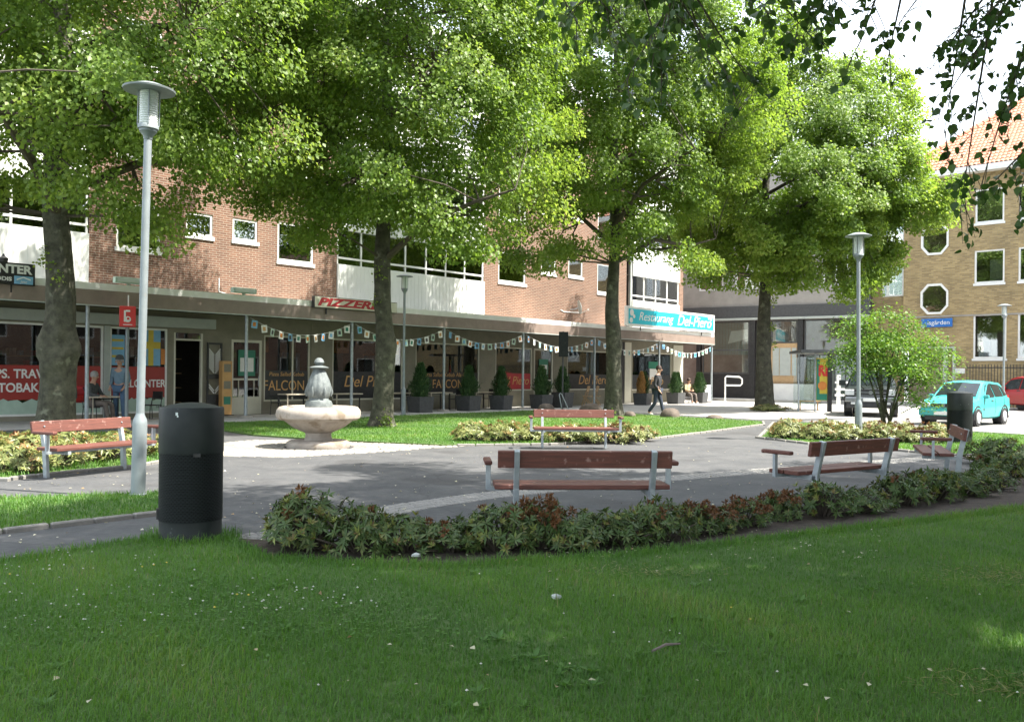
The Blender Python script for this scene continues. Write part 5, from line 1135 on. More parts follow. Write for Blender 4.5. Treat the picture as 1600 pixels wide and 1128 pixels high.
for i, (px, d, a, lb) in enumerate(chs):
    if i == 0: C0.location = on_front(px, d); C0.rotation_euler = (0, 0, FB.rot + a); C0['label'] = lb
    else: dup(C0, on_front(px, d), FB.rot + a, lb)
p = on_front(917, 1.0)
for q, (dx, lb) in enumerate(((0, 'folded light wood chair leaning by the restaurant window'), (.5, 'light wood chair beside the folded one at the restaurant window'))):
    t = thing('wooden_chair', lb, 'chair', (p[0] + dx, p[1] + dx, 0), FB.rot + .4, 'light wood chairs by the restaurant window')
    for x in (-.2, .2): MB().bar((x, .2, 0), (x, -.1, .95), .03, .045).build('rear_leg', M['ltwood'], t); MB().bar((x * .9, -.22, 0), (x * .9, .16, .5), .03, .04).build('front_leg', M['ltwood'], t)
    for k in range(5): MB().box(-.2, .2, -.2 + k * .075, -.14 + k * .075, .45, .47).build('seat_slat', M['ltwood'], t)
    for k in range(3): MB().box(-.2, .2, -.09 + .02 * k, -.06 + .02 * k, .9 - .1 * k, .97 - .1 * k).build('back_slat', M['ltwood'], t)
# yellow stand and boxes by the kiosk door
t = thing('advert_stand', 'tall narrow ochre advertising stand beside the kiosk door', 'sign', on_front(352, 1.75), FB.rot)
t.scale = (.7, 1, .95); MB().box(-.26, .26, -.12, .12, .04, 1.95).build('panel', M['gold'], t, bev=.02); MB().box(-.3, .3, -.2, .2, 0, .04).build('foot', M['black'], t)
for z in (1.7, 1.1, .55): MB().box(-.18, .18, -.128, -.121, z - .14, z + .14).build('picture', M['olive' if z > 1 else 'green'], t)
# red box sign on a post
px_, py_ = atY(198, 24.9)
t = thing('red_box_sign', 'red box sign with a white emblem on a pale post in front of the kiosk', 'sign', (px_, py_, 0), R(26))
MB().tube([(0, 0, 0), (0, 0, 2.72)], .05, 12).build('post', M['lampsteel'], t, smooth=True)
MB().box(-.21, .21, -.16, .16, 2.72, 3.3).build('box', M['red'], t, bev=.012); MB().tube([(.02, 0, 3.3), (.02, 0, 3.62)], .016, 6).build('rod', M['white'], t)
em = MB(); em.box(-.1, -.05, -.172, -.162, 2.86, 3.18).box(-.05, .06, -.172, -.162, 3.14, 3.19).lathe([(.085, 0), (.085, .01)], 14, mtx=Matrix.Translation((.0, -.162, 2.93)) @ Matrix.Rotation(R(90), 4, 'X')); em.build('emblem', M['white'], t)
MB().lathe([(.035, 0), (.035, .01)], 10, mtx=Matrix.Translation((.01, -.173, 2.95)) @ Matrix.Rotation(R(90), 4, 'X')).build('emblem_eye', M['red'], t); MB().box(-.12, .12, -.168, -.162, 2.77, 2.79).build('small_print', M['white'], t)
# dark panel on a thin pole, and steel stand
x, y = atY(879, 36.5)
t = thing('dark_sign_panel', 'narrow dark sign panel on a thin pole in front of the restaurant', 'sign', (x, y, 0), R(15))
MB().tube([(0, 0, 0), (0, 0, 3.3)], .035, 10).build('pole', M['darkgrey'], t, smooth=True); MB().box(-.2, .2, -.09, -.035, 2.25, 3.28).build('panel', M['binmetal'], t, bev=.01)
x, y = atY(880, 36.2)
t = thing('bicycle_stand', 'leaning steel bicycle stand by the thin sign pole', 'bicycle stand', (x, y - .3, 0), R(10)); MB().tube([(.25, 0, 0), (-.08, 0, .72), (-.14, 0, .76), (-.18, 0, .7), (-.05, 0, 0)], .022, 8).build('hoop', M['galv'], t, smooth=True)
MB().box(-.2, .4, -.06, .06, -.01, .025).build('foot_plate', M['galv'], t)
# boulders on the edge of the lawn
def boulder(px, Y, r, h, seed, lb):
    x, y = atY(px, Y); rg = random.Random(seed); ph = [rg.uniform(0, 6.28) for _ in range(6)]
    mb = MB(); mb.lathe([(r * .95, -.05), (r, h * .2), (r * .93, h * .5), (r * .72, h * .8), (r * .4, h * .97), (r * .08, h)], 18, mod=lambda th, z: 1 + .1 * math.sin(2 * th + ph[0]) + .06 * math.sin(3 * th + ph[1] + 3 * z) + .04 * math.sin(7 * th + ph[2] + 9 * z))
    t = mb.build('boulder', M['boulder'], None, smooth=True, loc=(x, y, .02)); tag(t, lb, 'boulder', 'boulders along the lawn edge')
boulder(1048, 31.6, .33, .34, 1, 'round boulder right of the walking man'); boulder(853, 34.5, .36, .36, 2, 'boulder behind the left end of the far salmon bench'); boulder(924, 34.0, .42, .4, 3, 'boulder left of the third tree trunk'); boulder(1117, 30.6, .28, .16, 4, 'flat boulder at the right tip of the back lawn'); boulder(985, 31.8, .22, .2, 5, 'small mossy boulder right of the third tree trunk')
# bus shelter, barrier, hoop rail, block
x, y = atY(1272, 38.6)
t = thing('bus_shelter', 'glass bus shelter with posters left of the dark pickup', 'bus shelter', (x, y, 0), R(-8))
for px in (-.66, .04): MB().box(px - .03, px + .03, -.03, .03, 0, 2.55).build('post', M['galv'], t)
MB().box(.56, .74, -.08, .08, 0, 2.55).build('dark_post', M['black'], t); MB().box(-.8, .76, -1.3, 1.6, 2.56, 2.68).build('roof', M['darkgrey'], t)
MB().box(-.6, 0, -.008, .008, .25, 2.4).build('pane', M['clear'], t); ps = MB().box(.08, .55, -.03, .03, .5, 2.35).build('poster_panel', M['yellow'], t)
MB().box(.09, .54, -.038, -.031, .52, .8).box(.09, .22, -.039, -.0315, .8, 2.3).build('poster_green', M['green'], ps); text('RI', .62, M['red'], ps, (.36, -.045, 1.78), sx=.75, bold=.03); MB().lathe([(.19, 0), (.19, .01)], 16, mtx=Matrix.Translation((.34, -.04, 1.15)) @ Matrix.Rotation(R(90), 4, 'X')).build('poster_orange', M['orange'], ps)
MB().box(-.63, .6, 1.4, 1.416, .25, 2.4).build('rear_pane', M['clear'], t); MB().box(-.5, .5, 1.0, 1.3, .42, .46).box(-.4, -.36, 1.1, 1.2, 0, .42).box(.36, .4, 1.1, 1.2, 0, .42).build('seat', M['ltwood'], t)
x, y = atY(1313, 41.5)
t = thing('white_barrier', 'white boarded barrier between the bus shelter and the pickup', 'barrier', (x, y, 0), 0)
MB().box(-.3, -.0, -.03, .03, 0, 2.05).build('board', M['white'], t)
for z in (1.55, 1.15, .8): MB().box(-.45, .75, -.06, -.032, z, z + .12).build('rail', M['white'], t)
MB().box(.66, .74, -.03, .03, 0, 1.7).build('post', M['white'], t); t.scale = (.6, .8, .8)
x, y = atY(1133, 52.5)
t = thing('hoop_rail', 'white tubular hoop rail beyond the canopy end', 'railing', (x, y, 0), 0)
MB().tube([(0, 0, 0), (0, 0, 1.45), (.1, 0, 1.52), (.85, 0, 1.48), (1.0, 0, 1.36), (1.0, 0, 1.1), (.9, 0, .98), (.06, 0, .98)], .045, 8).build('tube', M['white'], t, smooth=True); MB().box(-.12, .12, -.12, .12, 0, .03).build('foot', M['white'], t)
s_ = FB.at(1112, 600, .8)[0]
t = thing('concrete_block', 'white concrete block behind the last canopy post', 'block', FB.w(30.6, 1.0, 0), FB.rot + .2); MB().box(-.65, .65, -.3, .3, 0, 1.0).build('body', M['white'], t, bev=.05); MB().box(-.7, .7, -.35, .35, 0, .07).build('plinth', M['concrete'], t)

# ------------------------------------------------------------------ vehicles
def car(name, label, loc, rz, st, paint, wheels, wr, side_win, screen, rear, extras, cat='car'):
    """st: stations along x (nose last): x, z_low, z_belt, z_top, half-widths low / belt / top"""
    t = thing(name, label, cat, (loc[0], loc[1], 0), rz)
    mb = MB(); n = 15
    def ring(s):
        x, zl, zb, zt, wl, wb, wt = s; zm = zl + (zb - zl) * .5
        half = [(wl * .9, zl), (wl, zl + .06), (max(wl, wb) + .02, zm), (wb, zb), ((wb * .45 + wt * .55), zb + (zt - zb) * .55), (wt, zt - .02 * (zt > zb)), (wt * .6, zt + .025)]
        return [(x, -y, z) for y, z in half] + [(x, 0, zt + .035)] + [(x, y, z) for y, z in half[::-1]]
    for s in st: mb.v += ring(s)
    for i in range(len(st) - 1):
        for j in range(n - 1): a = i * n + j; mb.f.append((a, a + 1, a + n + 1, a + n))
        mb.f.append((i * n + n - 1, i * n, (i + 1) * n, (i + 1) * n + n - 1))
    mb.f.append(tuple(range(n))); k = (len(st) - 1) * n; mb.f.append(tuple(reversed(range(k, k + n))))
    body = mb.build('body', M[paint], t, smooth=True)
    def at(x):
        for a, b in zip(st, st[1:]):
            if a[0] <= x <= b[0]: f = (x - a[0]) / (b[0] - a[0] + 1e-9); return [a[i] + (b[i] - a[i]) * f for i in range(7)]
        return st[-1]
    def sp(x, u, sd, off=.014):
        s = at(x); return (x, sd * (s[5] + (s[6] - s[5]) * u * .98 + off), s[2] + (s[3] - s[2]) * u)
    for sd in (-1, 1):
        for poly in side_win:
            w = MB(); P = [sp(x, u, sd) for x, u in poly]; Q = [sp(x, u, sd, -.03) for x, u in poly]; m = len(P); w.v = P + Q; w.f = [tuple(range(m))] + [(i, (i + 1) % m, m + (i + 1) % m, m + i) for i in range(m)]
            w.build('side_window', M['carglass'], t)
        for wx_ in wheels:
            s = at(wx_); y = sd * (s[4] - .06)
            mt = Matrix.Translation((wx_, y - .1, wr)) @ Matrix.Rotation(R(-90), 4, 'X')
            wh = MB().lathe([(wr * .62, 0), (wr * .95, .0), (wr, .04), (wr, .16), (wr * .95, .2), (wr * .62, .2)], 24, mtx=mt).build('wheel', M['tyre'], t, smooth=True)
            rm_ = MB(); mt2 = Matrix.Translation((wx_, y + sd * .102, wr)) @ Matrix.Rotation(R(-90), 4, 'X')
            rm_.lathe([(wr * .63, -.012), (wr * .6, .008), (wr * .52, -.004), (.06, .006), (.05, .012)], 20, mtx=mt2)
            for q in range(5): a = q * 1.2566; rm_.bar((wx_ + .05 * math.cos(a), y + sd * .112, wr + .05 * math.sin(a)), (wx_ + wr * .58 * math.cos(a), y + sd * .108, wr + wr * .58 * math.sin(a)), .02, .06)
            rm_.build('rim', M['headlight'], wh)
            ar = MB(); m = 14
            pts = [(wx_ + (wr + .06) * math.cos(a), sd * (max(s[4], s[5]) + .004), wr + (wr + .06) * math.sin(a)) for a in np.linspace(-.2, math.pi + .2, m)]
            ar.tube(pts, .032, 5); ar.build('wheel_arch', M['black'], t)
            MB().slab([(wx_ + (wr + .04) * math.cos(a), wr + (wr + .04) * math.sin(a)) for a in np.linspace(0, 6.2, 18)], sd * (s[4] - .25), sd * (max(s[4], s[5]) + .0035)).build('wheel_well', M['black'], t)
    def top_panel(name_, xa, xb, ua, ub, m, wk=.93):
        a, b = at(xa), at(xb); w = MB()
        P = [(xa, -a[6] * wk, a[3] + .02), (xa, a[6] * wk, a[3] + .02), (xb, b[6] * wk, b[3] + .02), (xb, -b[6] * wk, b[3] + .02)]
        c = [(xa, 0, a[3] + .05), (xb, 0, b[3] + .05)]
        w.v = [P[0], c[0], P[1], P[2], c[1], P[3]] + [(p[0], p[1], p[2] - .05) for p in (P[0], c[0], P[1], P[2], c[1], P[3])]
        w.f = [(0, 1, 4, 5), (1, 2, 3, 4)] + [(i, i + 6, (i + 1) % 6 + 6, (i + 1) % 6) for i in range(6)]
        return w.build(name_, M[m], t)
    top_panel('windscreen', screen[0], screen[1], 0, 1, 'carglass', .9); top_panel('rear_window', rear[0], rear[1], 0, 1, 'carglass', .86)
    extras(t, at); return t
def bx(t, name, m, x0, x1, y0, y1, z0, z1, bev=.012): return MB().box(x0, x1, y0, y1, z0, z1).build(name, M[m], t, bev=bev)
def hatch_extra(t, at):
    for s in (-1, 1):
        MB().slab([(s * .40, .62), (s * .74, .60), (s * .75, .76), (s * .44, .73)], -.04, .02).build('headlight', M['headlight'], t, bev=.01, rot=(0, 0, R(90)), loc=(1.83, 0, 0))
        bx(t, 'wing_mirror', 'teal', .55, .67, s * .86 - .08, s * .86 + .08, .88, 1.0, .03)
        bx(t, 'side_strip', 'darkgrey', -1.0, .85, s * .815 - .012, s * .815 + .018, .52, .57); bx(t, 'taillight', 'taillight', -1.86, -1.74, s * .66 - .1, s * .66 + .1, .72, .98)
        bx(t, 'door_handle', 'darkgrey', -.12, .05, s * .825 - .01, s * .825 + .022, .80, .83, .004)
    bx(t, 'grille', 'black', 1.78, 1.862, -.38, .38, .60, .72); bx(t, 'front_bumper', 'teal', 1.70, 1.93, -.76, .76, .32, .55, .05); bx(t, 'lower_grille', 'black', 1.86, 1.942, -.55, .55, .2, .33)
    pl_ = bx(t, 'number_plate', 'white', 1.93, 1.945, -.26, .26, .36, .47, .003); MB().lathe([(.055, 0), (.055, .012)], 16, mtx=Matrix.Translation((1.863, 0, .66)) @ Matrix.Rotation(R(90), 4, 'Y')).build('badge', M['chrome'], t)
    gp = MB()
    for s in (-1, 1):
        for xg in (.72, -.33, -1.18): q = at(xg); gp.tube([(xg, s * (q[5] + .004), q[2]), (xg - .01, s * (max(q[4], q[5]) + .021), (q[1] + q[2]) / 2), (xg, s * (q[4] + .004), q[1] + .1)], .006, 4)
    tag(gp.build('panel_gaps', M['black'], t), kind='stuff')
    bx(t, 'rear_bumper', 'teal', -1.92, -1.72, -.74, .74, .32, .55, .05)
    for s in (-1, 1): MB().tube([(.62 * 1, s * .79, .9), (.0, s * .66, 1.36)], .02, 5).build('pillar_trim', M['teal'], t)
hst = [(-1.86, .34, .82, .86, .70, .72, .66), (-1.80, .28, .88, .92, .76, .79, .70), (-1.55, .26, .90, 1.32, .79, .81, .60), (-1.30, .24, .90, 1.40, .80, .82, .60), (-.3, .22, .89, 1.43, .80, .82, .60), (.15, .22, .88, 1.39, .80, .82, .60), (.95, .24, .86, .89, .80, .81, .70), (1.45, .26, .80, .82, .79, .78, .68), (1.78, .28, .72, .75, .74, .72, .62), (1.86, .34, .62, .66, .68, .66, .56)]
hx, hy = atY(1508, 29.3)
car('hatchback_car', 'turquoise hatchback parked behind the far litter bin', (hx, hy), math.atan2(-.69, -.72), hst, 'teal', (-1.2, 1.22), .29,
    [[(-.28, .08), (.62, .08), (.12, .86), (-.28, .88)], [(-1.12, .1), (-.36, .08), (-.36, .88), (-1.08, .84)], [(-1.5, .2), (-1.2, .1), (-1.17, .8), (-1.42, .7)]], (.22, .86), (-1.76, -1.58), hatch_extra)
def pick_extra(t, at):
    for s in (-1, 1):
        bx(t, 'headlight', 'headlight', 2.48, 2.57, s * .75 - .17, s * .75 + .17, .84, 1.06, .02); bx(t, 'wing_mirror', 'carblack', .9, 1.05, s * 1.08 - .13, s * 1.08 + .13, 1.2, 1.42, .03)
        bx(t, 'fog_lamp', 'headlight', 2.66, 2.69, s * .62 - .08, s * .62 + .08, .5, .58); bx(t, 'door_handle', 'chrome', .1, .3, s * .965, s * .965 + .02, 1.05, 1.09, .004); bx(t, 'side_step', 'chrome', -.9, 1.1, s * .94 - .05, s * .94 + .05, .4, .45)
    gr = bx(t, 'grille', 'black', 2.5, 2.575, -.56, .56, .82, 1.1)
    for z in (.95, .83, 1.09): MB().box(2.57, 2.6, -.57, .57, z - .014, z + .014).build('grille_bar', M['chrome'], gr, bev=.006)
    MB().lathe([(.075, 0), (.075, .02)], 14, mtx=Matrix.Translation((2.6, 0, .95)) @ Matrix.Rotation(R(90), 4, 'Y')).build('badge', M['chrome'], gr)
    bx(t, 'bumper', 'chrome', 2.45, 2.68, -.92, .92, .58, .78, .04); bx(t, 'bumper_skirt', 'black', 2.4, 2.64, -.85, .85, .36, .575, .03); bx(t, 'number_plate', 'white', 2.682, 2.692, -.26, .26, .62, .73, .003)
    bx(t, 'cargo_bed_cover', 'black', -2.5, -.95, -.82, .82, 1.16, 1.19); bx(t, 'rear_bumper', 'chrome', -2.68, -2.5, -.85, .85, .5, .7, .03)
pst = [(-2.55, .55, 1.1, 1.13, .88, .92, .86), (-2.4, .5, 1.12, 1.15, .92, .95, .88), (-.98, .46, 1.12, 1.15, .93, .95, .88), (-.9, .46, 1.12, 1.75, .93, .95, .70), (.3, .46, 1.12, 1.80, .93, .95, .70), (.5, .46, 1.12, 1.76, .93, .95, .70), (1.25, .46, 1.12, 1.16, .93, .95, .86), (2.2, .5, 1.08, 1.13, .92, .93, .84), (2.5, .56, 1.02, 1.07, .88, .88, .8), (2.56, .6, .95, 1.0, .84, .84, .74)]
pxx, pyy = atY(1362, 36.0)
car('pickup_truck', 'dark green black pickup with a chrome bumper behind the young tree', (pxx, pyy), math.atan2(-.92, -.39), pst, 'carblack', (-1.55, 1.6), .38,
    [[(-.2, .1), (1.0, .1), (.52, .86), (-.2, .9)], [(-.82, .1), (-.3, .1), (-.3, .9), (-.78, .88)]], (.56, 1.18), (-.965, -.915), pick_extra, 'pickup')
def red_extra(t, at):
    for s in (-1, 1):
        bx(t, 'taillight', 'taillight', -2.12, -2.03, s * .74 - .1, s * .74 + .1, .85, 1.2, .02); bx(t, 'wing_mirror', 'carred', .65, .78, s * .96 - .1, s * .96 + .1, 1.0, 1.15, .03); bx(t, 'door_handle', 'black', -.3, -.1, s * .9, s * .9 + .02, .95, .99, .004)
        bx(t, 'headlight', 'headlight', 1.98, 2.08, s * .66 - .14, s * .66 + .14, .66, .82)
    bx(t, 'rear_bumper', 'carred', -2.2, -2.0, -.84, .84, .36, .62, .04); bx(t, 'number_plate', 'white', -2.135, -2.115, -.27, .27, .82, .95, .003); MB().lathe([(.07, 0), (.07, .02)], 14, mtx=Matrix.Translation((-2.1, 0, 1.06)) @ Matrix.Rotation(R(-90), 4, 'Y')).build('badge', M['chrome'], t)
    bx(t, 'spoiler', 'carred', -2.05, -1.8, -.62, .62, 1.6, 1.64)
rst = [(-2.1, .4, .96, 1.0, .80, .84, .72), (-2.02, .32, 1.0, 1.06, .86, .89, .76), (-1.82, .28, 1.0, 1.55, .87, .9, .68), (-1.6, .28, 1.0, 1.62, .87, .9, .66), (.2, .28, .98, 1.64, .87, .9, .66), (.5, .28, .98, 1.58, .87, .9, .66), (1.3, .3, .95, 1.0, .86, .89, .78), (1.85, .32, .86, .9, .84, .84, .74), (2.08, .4, .7, .74, .76, .76, .64)]
rx_, ry_ = atY(1612, 43.0)
car('red_car', 'red family car seen from behind at the right picture edge', (rx_, ry_), R(100), rst, 'carred', (-1.35, 1.4), .32,
    [[(-.2, .1), (1.0, .1), (.52, .86), (-.2, .9)], [(-1.2, .1), (-.28, .1), (-.28, .9), (-1.2, .88)], [(-1.75, .15), (-1.28, .1), (-1.28, .86), (-1.65, .8)]], (.56, 1.22), (-2.0, -1.84), red_extra)

# ------------------------------------------------------------------ people
def skin_obj(name, V, E, rad, m, parent, root=0, sub=2):
    me = bpy.data.meshes.new(name); me.from_pydata(V, E, []); o = link(name, me, m, parent)
    sk = o.modifiers.new('skin', 'SKIN'); sk.use_smooth_shade = True
    for i, r in enumerate(rad): me.skin_vertices[0].data[i].radius = (r, r) if not hasattr(r, '__len__') else r
    me.skin_vertices[0].data[root].use_root = True
    ss = o.modifiers.new('sub', 'SUBSURF'); ss.levels = sub; ss.render_levels = sub
    return o
def person(label, loc, rz, J, top, legs, shoes, hair, cap=None, top_long=True):
    """J: joints; one continuous skinned body, clothes as its children. local front is -y"""
    t = thing('person', label, 'person', loc, rz)
    V = []; E = []; r = []
    def v(p, rad, par=None):
        V.append(tuple(p)); r.append(rad); i = len(V) - 1
        if par is not None: E.append((par, i))
        return i
    L = lambda a, b, f: tuple(a[k] + (b[k] - a[k]) * f for k in range(3))
    pe = v(J['pelvis'], (.15, .11)); sp = v(L(J['pelvis'], J['chest'], .5), (.135, .1), pe); ch = v(J['chest'], (.165, .115), sp); nk = v(J['neck'], .058, ch)
    hd = J['head']; h0 = v(L(J['neck'], hd, .45), .062, nk); h1 = v(hd, (.082, .098), h0); h2 = v((hd[0], hd[1], hd[2] + .085), (.066, .078), h1)
    for s in ('l', 'r'):
        sh = v(J['sh_' + s], .062, ch); el = v(J['el_' + s], .043, v(L(J['sh_' + s], J['el_' + s], .5), .05, sh)); wr = v(J['wr_' + s], .028, v(L(J['el_' + s], J['wr_' + s], .4), .042, el))
        d = Vector(J['wr_' + s]) - Vector(J['el_' + s]); d.normalize(); sd_ = d.cross(Vector((0, 0, 1)) if abs(d.z) < .9 else Vector((1, 0, 0))).normalized(); w0 = Vector(J['wr_' + s])
        pm = v(w0 + d * .07, (.036, .022), wr)
        for k, (q, ln) in enumerate(((-.03, .065), (-.01, .08), (.01, .075), (.03, .055))):
            f1 = v(w0 + d * .105 + sd_ * q, .009, pm); v(w0 + d * (.105 + ln) + sd_ * q * 1.1 + Vector((0, -.012, -.01)), .007, f1)
        th = v(w0 + d * .05 + sd_ * -.045, .011, pm); v(w0 + d * .09 + sd_ * -.062, .008, th)
        hp = v(J['hip_' + s], .085, pe); kn = v(J['kn_' + s], .056, v(L(J['hip_' + s], J['kn_' + s], .5), .075, hp)); an = v(J['an_' + s], .04, v(L(J['kn_' + s], J['an_' + s], .35), .056, kn))
        f = Vector(J.get('foot_' + s, (0, -1, 0))); v(Vector(J['an_' + s]) + f * .15 + Vector((0, 0, -.05)), (.038, .026), an)
    skin_obj('body', V, E, r, M['skin'], t)
    def cloth(name, chains, m, grow):
        V.clear(); E.clear(); r.clear()
        idx = {}
        for chn in chains:
            prev = None
            for key, p, rad in chn:
                if key in idx: i = idx[key]
                else: i = v(p, rad); idx[key] = i
                if prev is not None and (prev, i) not in E: E.append((prev, i))
                prev = i
        skin_obj(name, list(V), list(E), list(r), M[m], t)
    g = .018
    up = [('pe', L(J['pelvis'], J['chest'], .02), (.17, .13)), ('sp', L(J['pelvis'], J['chest'], .5), (.165, .125)), ('ch', J['chest'], (.185, .135)), ('nk', L(J['chest'], J['neck'], .75), .07)]
    arms = [[('ch', J['chest'], (.185, .135)), ('sh' + s, J['sh_' + s], .082), ('ua' + s, L(J['sh_' + s], J['el_' + s], .5), .068)] + [('el' + s, J['el_' + s], .058)] + ([('fa' + s, L(J['el_' + s], J['wr_' + s], .5), .052), ('wr' + s, L(J['el_' + s], J['wr_' + s], .94), .042)] if top_long else []) for s in ('l', 'r')]
    cloth('jacket', [up] + arms, top, g)
    lg = [[('pe', J['pelvis'], (.165, .125)), ('hp' + s, J['hip_' + s], .098), ('th' + s, L(J['hip_' + s], J['kn_' + s], .5), .088), ('kn' + s, J['kn_' + s], .07), ('ca' + s, L(J['kn_' + s], J['an_' + s], .45), .066), ('an' + s, L(J['kn_' + s], J['an_' + s], .97), .058)] for s in ('l', 'r')]
    cloth('trousers', lg, legs, g)
    for s in ('l', 'r'):
        f = Vector(J.get('foot_' + s, (0, -1, 0))); a = Vector(J['an_' + s])
        V.clear(); E.clear(); r.clear(); i0 = v(a - f * .05 + Vector((0, 0, -.045)), (.045, .04)); i1 = v(a + f * .07 + Vector((0, 0, -.05)), (.047, .036), i0); v(a + f * .19 + Vector((0, 0, -.06)), (.04, .026), i1)
        skin_obj('shoe', list(V), list(E), list(r), M[shoes], t)
    fd = Vector(J.get('face', (0, -1, 0))).normalized(); rt = Vector((0, 0, 1)).cross(fd); H = Vector(hd)
    mt = Matrix.Translation(H + Vector((0, 0, .045)) - fd * .02)
    hs = MB(); hs.lathe([(.094, -.04), (.104, .0), (.104, .05), (.085, .1), (.045, .128), (.01, .134)], 18, mtx=mt)
    hs.build('hair', M[hair], t, smooth=True)
    if cap:
        c = MB(); c.lathe([(.112, .02), (.114, .06), (.095, .12), (.05, .15), (.01, .155)], 18, mtx=mt); o = c.build('cap', M[cap], t, smooth=True)
        MB().slab([(-.08, -.01), (.08, -.01), (.07, .012), (-.07, .012)], 0, .11).build('peak', M[cap], o, loc=tuple(H + fd * .08 + Vector((0, 0, .075))), rot=(0, 0, math.atan2(fd.y, fd.x) - R(90)))
    fc = MB(); c0 = H + fd * .088
    fc.tube([c0 + Vector((0, 0, .03)), c0 + fd * .026 + Vector((0, 0, -.012))], [.01, .016], 6)
    for q in (-1, 1): fc.tube([H + rt * q * .09 + Vector((0, 0, .025)), H + rt * q * .1 + Vector((0, 0, -.03))], [.02, .014], 6)
    fc.build('nose_and_ears', M['skin'], t, smooth=True)
    ey = MB()
    for q in (-1, 1): ey.bar(c0 + rt * (q * .034 - .013) + Vector((0, 0, .032)), c0 + rt * (q * .034 + .013) + Vector((0, 0, .032)), .012, .01)
    ey.bar(c0 + rt * -.025 + Vector((0, 0, -.05)), c0 + rt * .025 + Vector((0, 0, -.05)), .012, .009); ey.build('eyes_and_mouth', M['hair'], t)
    return t
wx0, wy0 = atY(1027, 32.3)
walk = dict(pelvis=(0, 0, .96), chest=(0, -.03, 1.36), neck=(0, -.04, 1.53), head=(0, -.07, 1.66), sh_l=(.185, -.02, 1.43), sh_r=(-.185, -.02, 1.43), el_l=(.23, .1, 1.15), el_r=(-.235, .02, 1.14), wr_l=(.2, .02, .93), wr_r=(-.2, -.12, .96),
            hip_l=(.095, 0, .92), hip_r=(-.095, 0, .92), kn_l=(.1, -.12, .5), kn_r=(-.1, .04, .5), an_l=(.1, -.22, .09), an_r=(-.1, .3, .14))
person('person in a black jacket and dark jeans walking along the far pavement with hands low', (wx0, wy0, .02), R(62), walk, 'blackcloth', 'jeans', 'greybox', 'hair').scale = (1.02,) * 3
stand = dict(pelvis=(0, 0, .95), chest=(0, .01, 1.34), neck=(0, 0, 1.52), head=(0, -.03, 1.64), sh_l=(.19, 0, 1.42), sh_r=(-.19, 0, 1.42), el_l=(.24, .03, 1.13), el_r=(-.24, .03, 1.13), wr_l=(.2, -.12, .97), wr_r=(-.2, -.12, .97),
             hip_l=(.1, 0, .91), hip_r=(-.1, 0, .91), kn_l=(.11, -.03, .5), kn_r=(-.11, 0, .5), an_l=(.12, .02, .09), an_r=(-.12, .02, .09), face=(.3, -1, 0))
p = on_front(187, .55); person('person in a cap and light blue denim jacket standing by the red box sign', (p[0], p[1], .012), FB.rot - .9, stand, 'ltdenim', 'denim', 'darkcloth', 'greyhair', 'darkcloth').scale = (1.06,) * 3
sit = dict(pelvis=(0, .05, .52), chest=(0, .08, .92), neck=(0, .03, 1.09), head=(0, -.02, 1.22), sh_l=(.19, .06, .99), sh_r=(-.19, .06, .99), el_l=(.25, -.05, .74), el_r=(-.25, -.05, .74), wr_l=(.1, -.25, .7), wr_r=(-.08, -.25, .7),
           hip_l=(.1, .02, .5), hip_r=(-.1, .02, .5), kn_l=(.16, -.42, .5), kn_r=(-.14, -.42, .5), an_l=(.2, -.45, .09), an_r=(-.12, -.5, .09))
p = on_front(147, .75); person('elderly person in a dark patterned coat sitting on a chair outside the kiosk', (p[0], p[1], .012), FB.rot + .6, sit, 'darkcloth', 'greycloth', 'blackcloth', 'greyhair').scale = (1.05,) * 3
for o in S.objects:
    if o.get('label') == 'black chair under the seated man at the kiosk': o.location = (p[0], p[1], 0); o.rotation_euler = (0, 0, FB.rot + .6)
q = FB.at(122, 600, .95)[0]
t = thing('rucksack', 'red and pink rucksack hanging beside the seated man', 'bag', FB.w(q, .95, .55), FB.rot)
MB().box(-.2, .2, -.12, .12, 0, .5).build('bag_body', M['signred'], t, bev=.08); MB().tube([(-.1, -.1, .45), (-.12, -.2, .3), (-.1, -.13, .05)], .02, 6).tube([(.1, -.1, .45), (.12, -.2, .3), (.1, -.13, .05)], .02, 6).build('strap', M['blackcloth'], t); MB().box(-.14, .14, -.17, -.122, .05, .25).build('pocket', M['carred'], t, bev=.02)
p = on_front(1076, .2)
sit2 = dict(sit); person('person in a beige top sitting between the two far planters', (p[0], p[1], .012), FB.rot - .4, sit2, 'beige', 'greycloth', 'white', 'hair')
dup(C0, p, FB.rot - .4, 'dark chair under the beige seated person at the canopy end')

# ------------------------------------------------------------------ grass, clover, litter
rg = np.random.default_rng(77)
def noise2(X, Y):
    return .5 + .2 * np.sin(X * 1.7 + 1.3 * np.sin(Y * 1.1)) + .2 * np.sin(Y * 2.3 + 1.7 * np.sin(X * .9)) + .15 * np.sin(X * 5.1 + Y * 3.7) 
def scatter(poly, dens, x0, x1, y0, y1, fall=None):
    n = int((x1 - x0) * (y1 - y0) * dens); X = rg.uniform(x0, x1, n); Y = rg.uniform(y0, y1, n); ok = inside(poly, X, Y)
    if fall is not None: ok &= rg.random(n) < fall(X, Y)
    X, Y = X[ok], Y[ok]; return np.stack([X, Y, np.full(len(X), .03)], 1)
seg = []
def grass(name, P, h0, w0, label=None):
    n = len(P); nz = noise2(P[:, 0], P[:, 1]); h = h0 * rg.uniform(.5, 1.2, n) * (.75 + .5 * nz); tint = .08 + .42 * rg.random(n) + .8 * (nz - .4) + (rg.random(n) < .03) * .5
    return tag(link(name, blades(name, P, h, np.full(n, w0) * rg.uniform(.7, 1.2, n), rg.uniform(.1, .9, n), rg, tint), M['grass']), 'short mown grass', None, None, 'stuff')
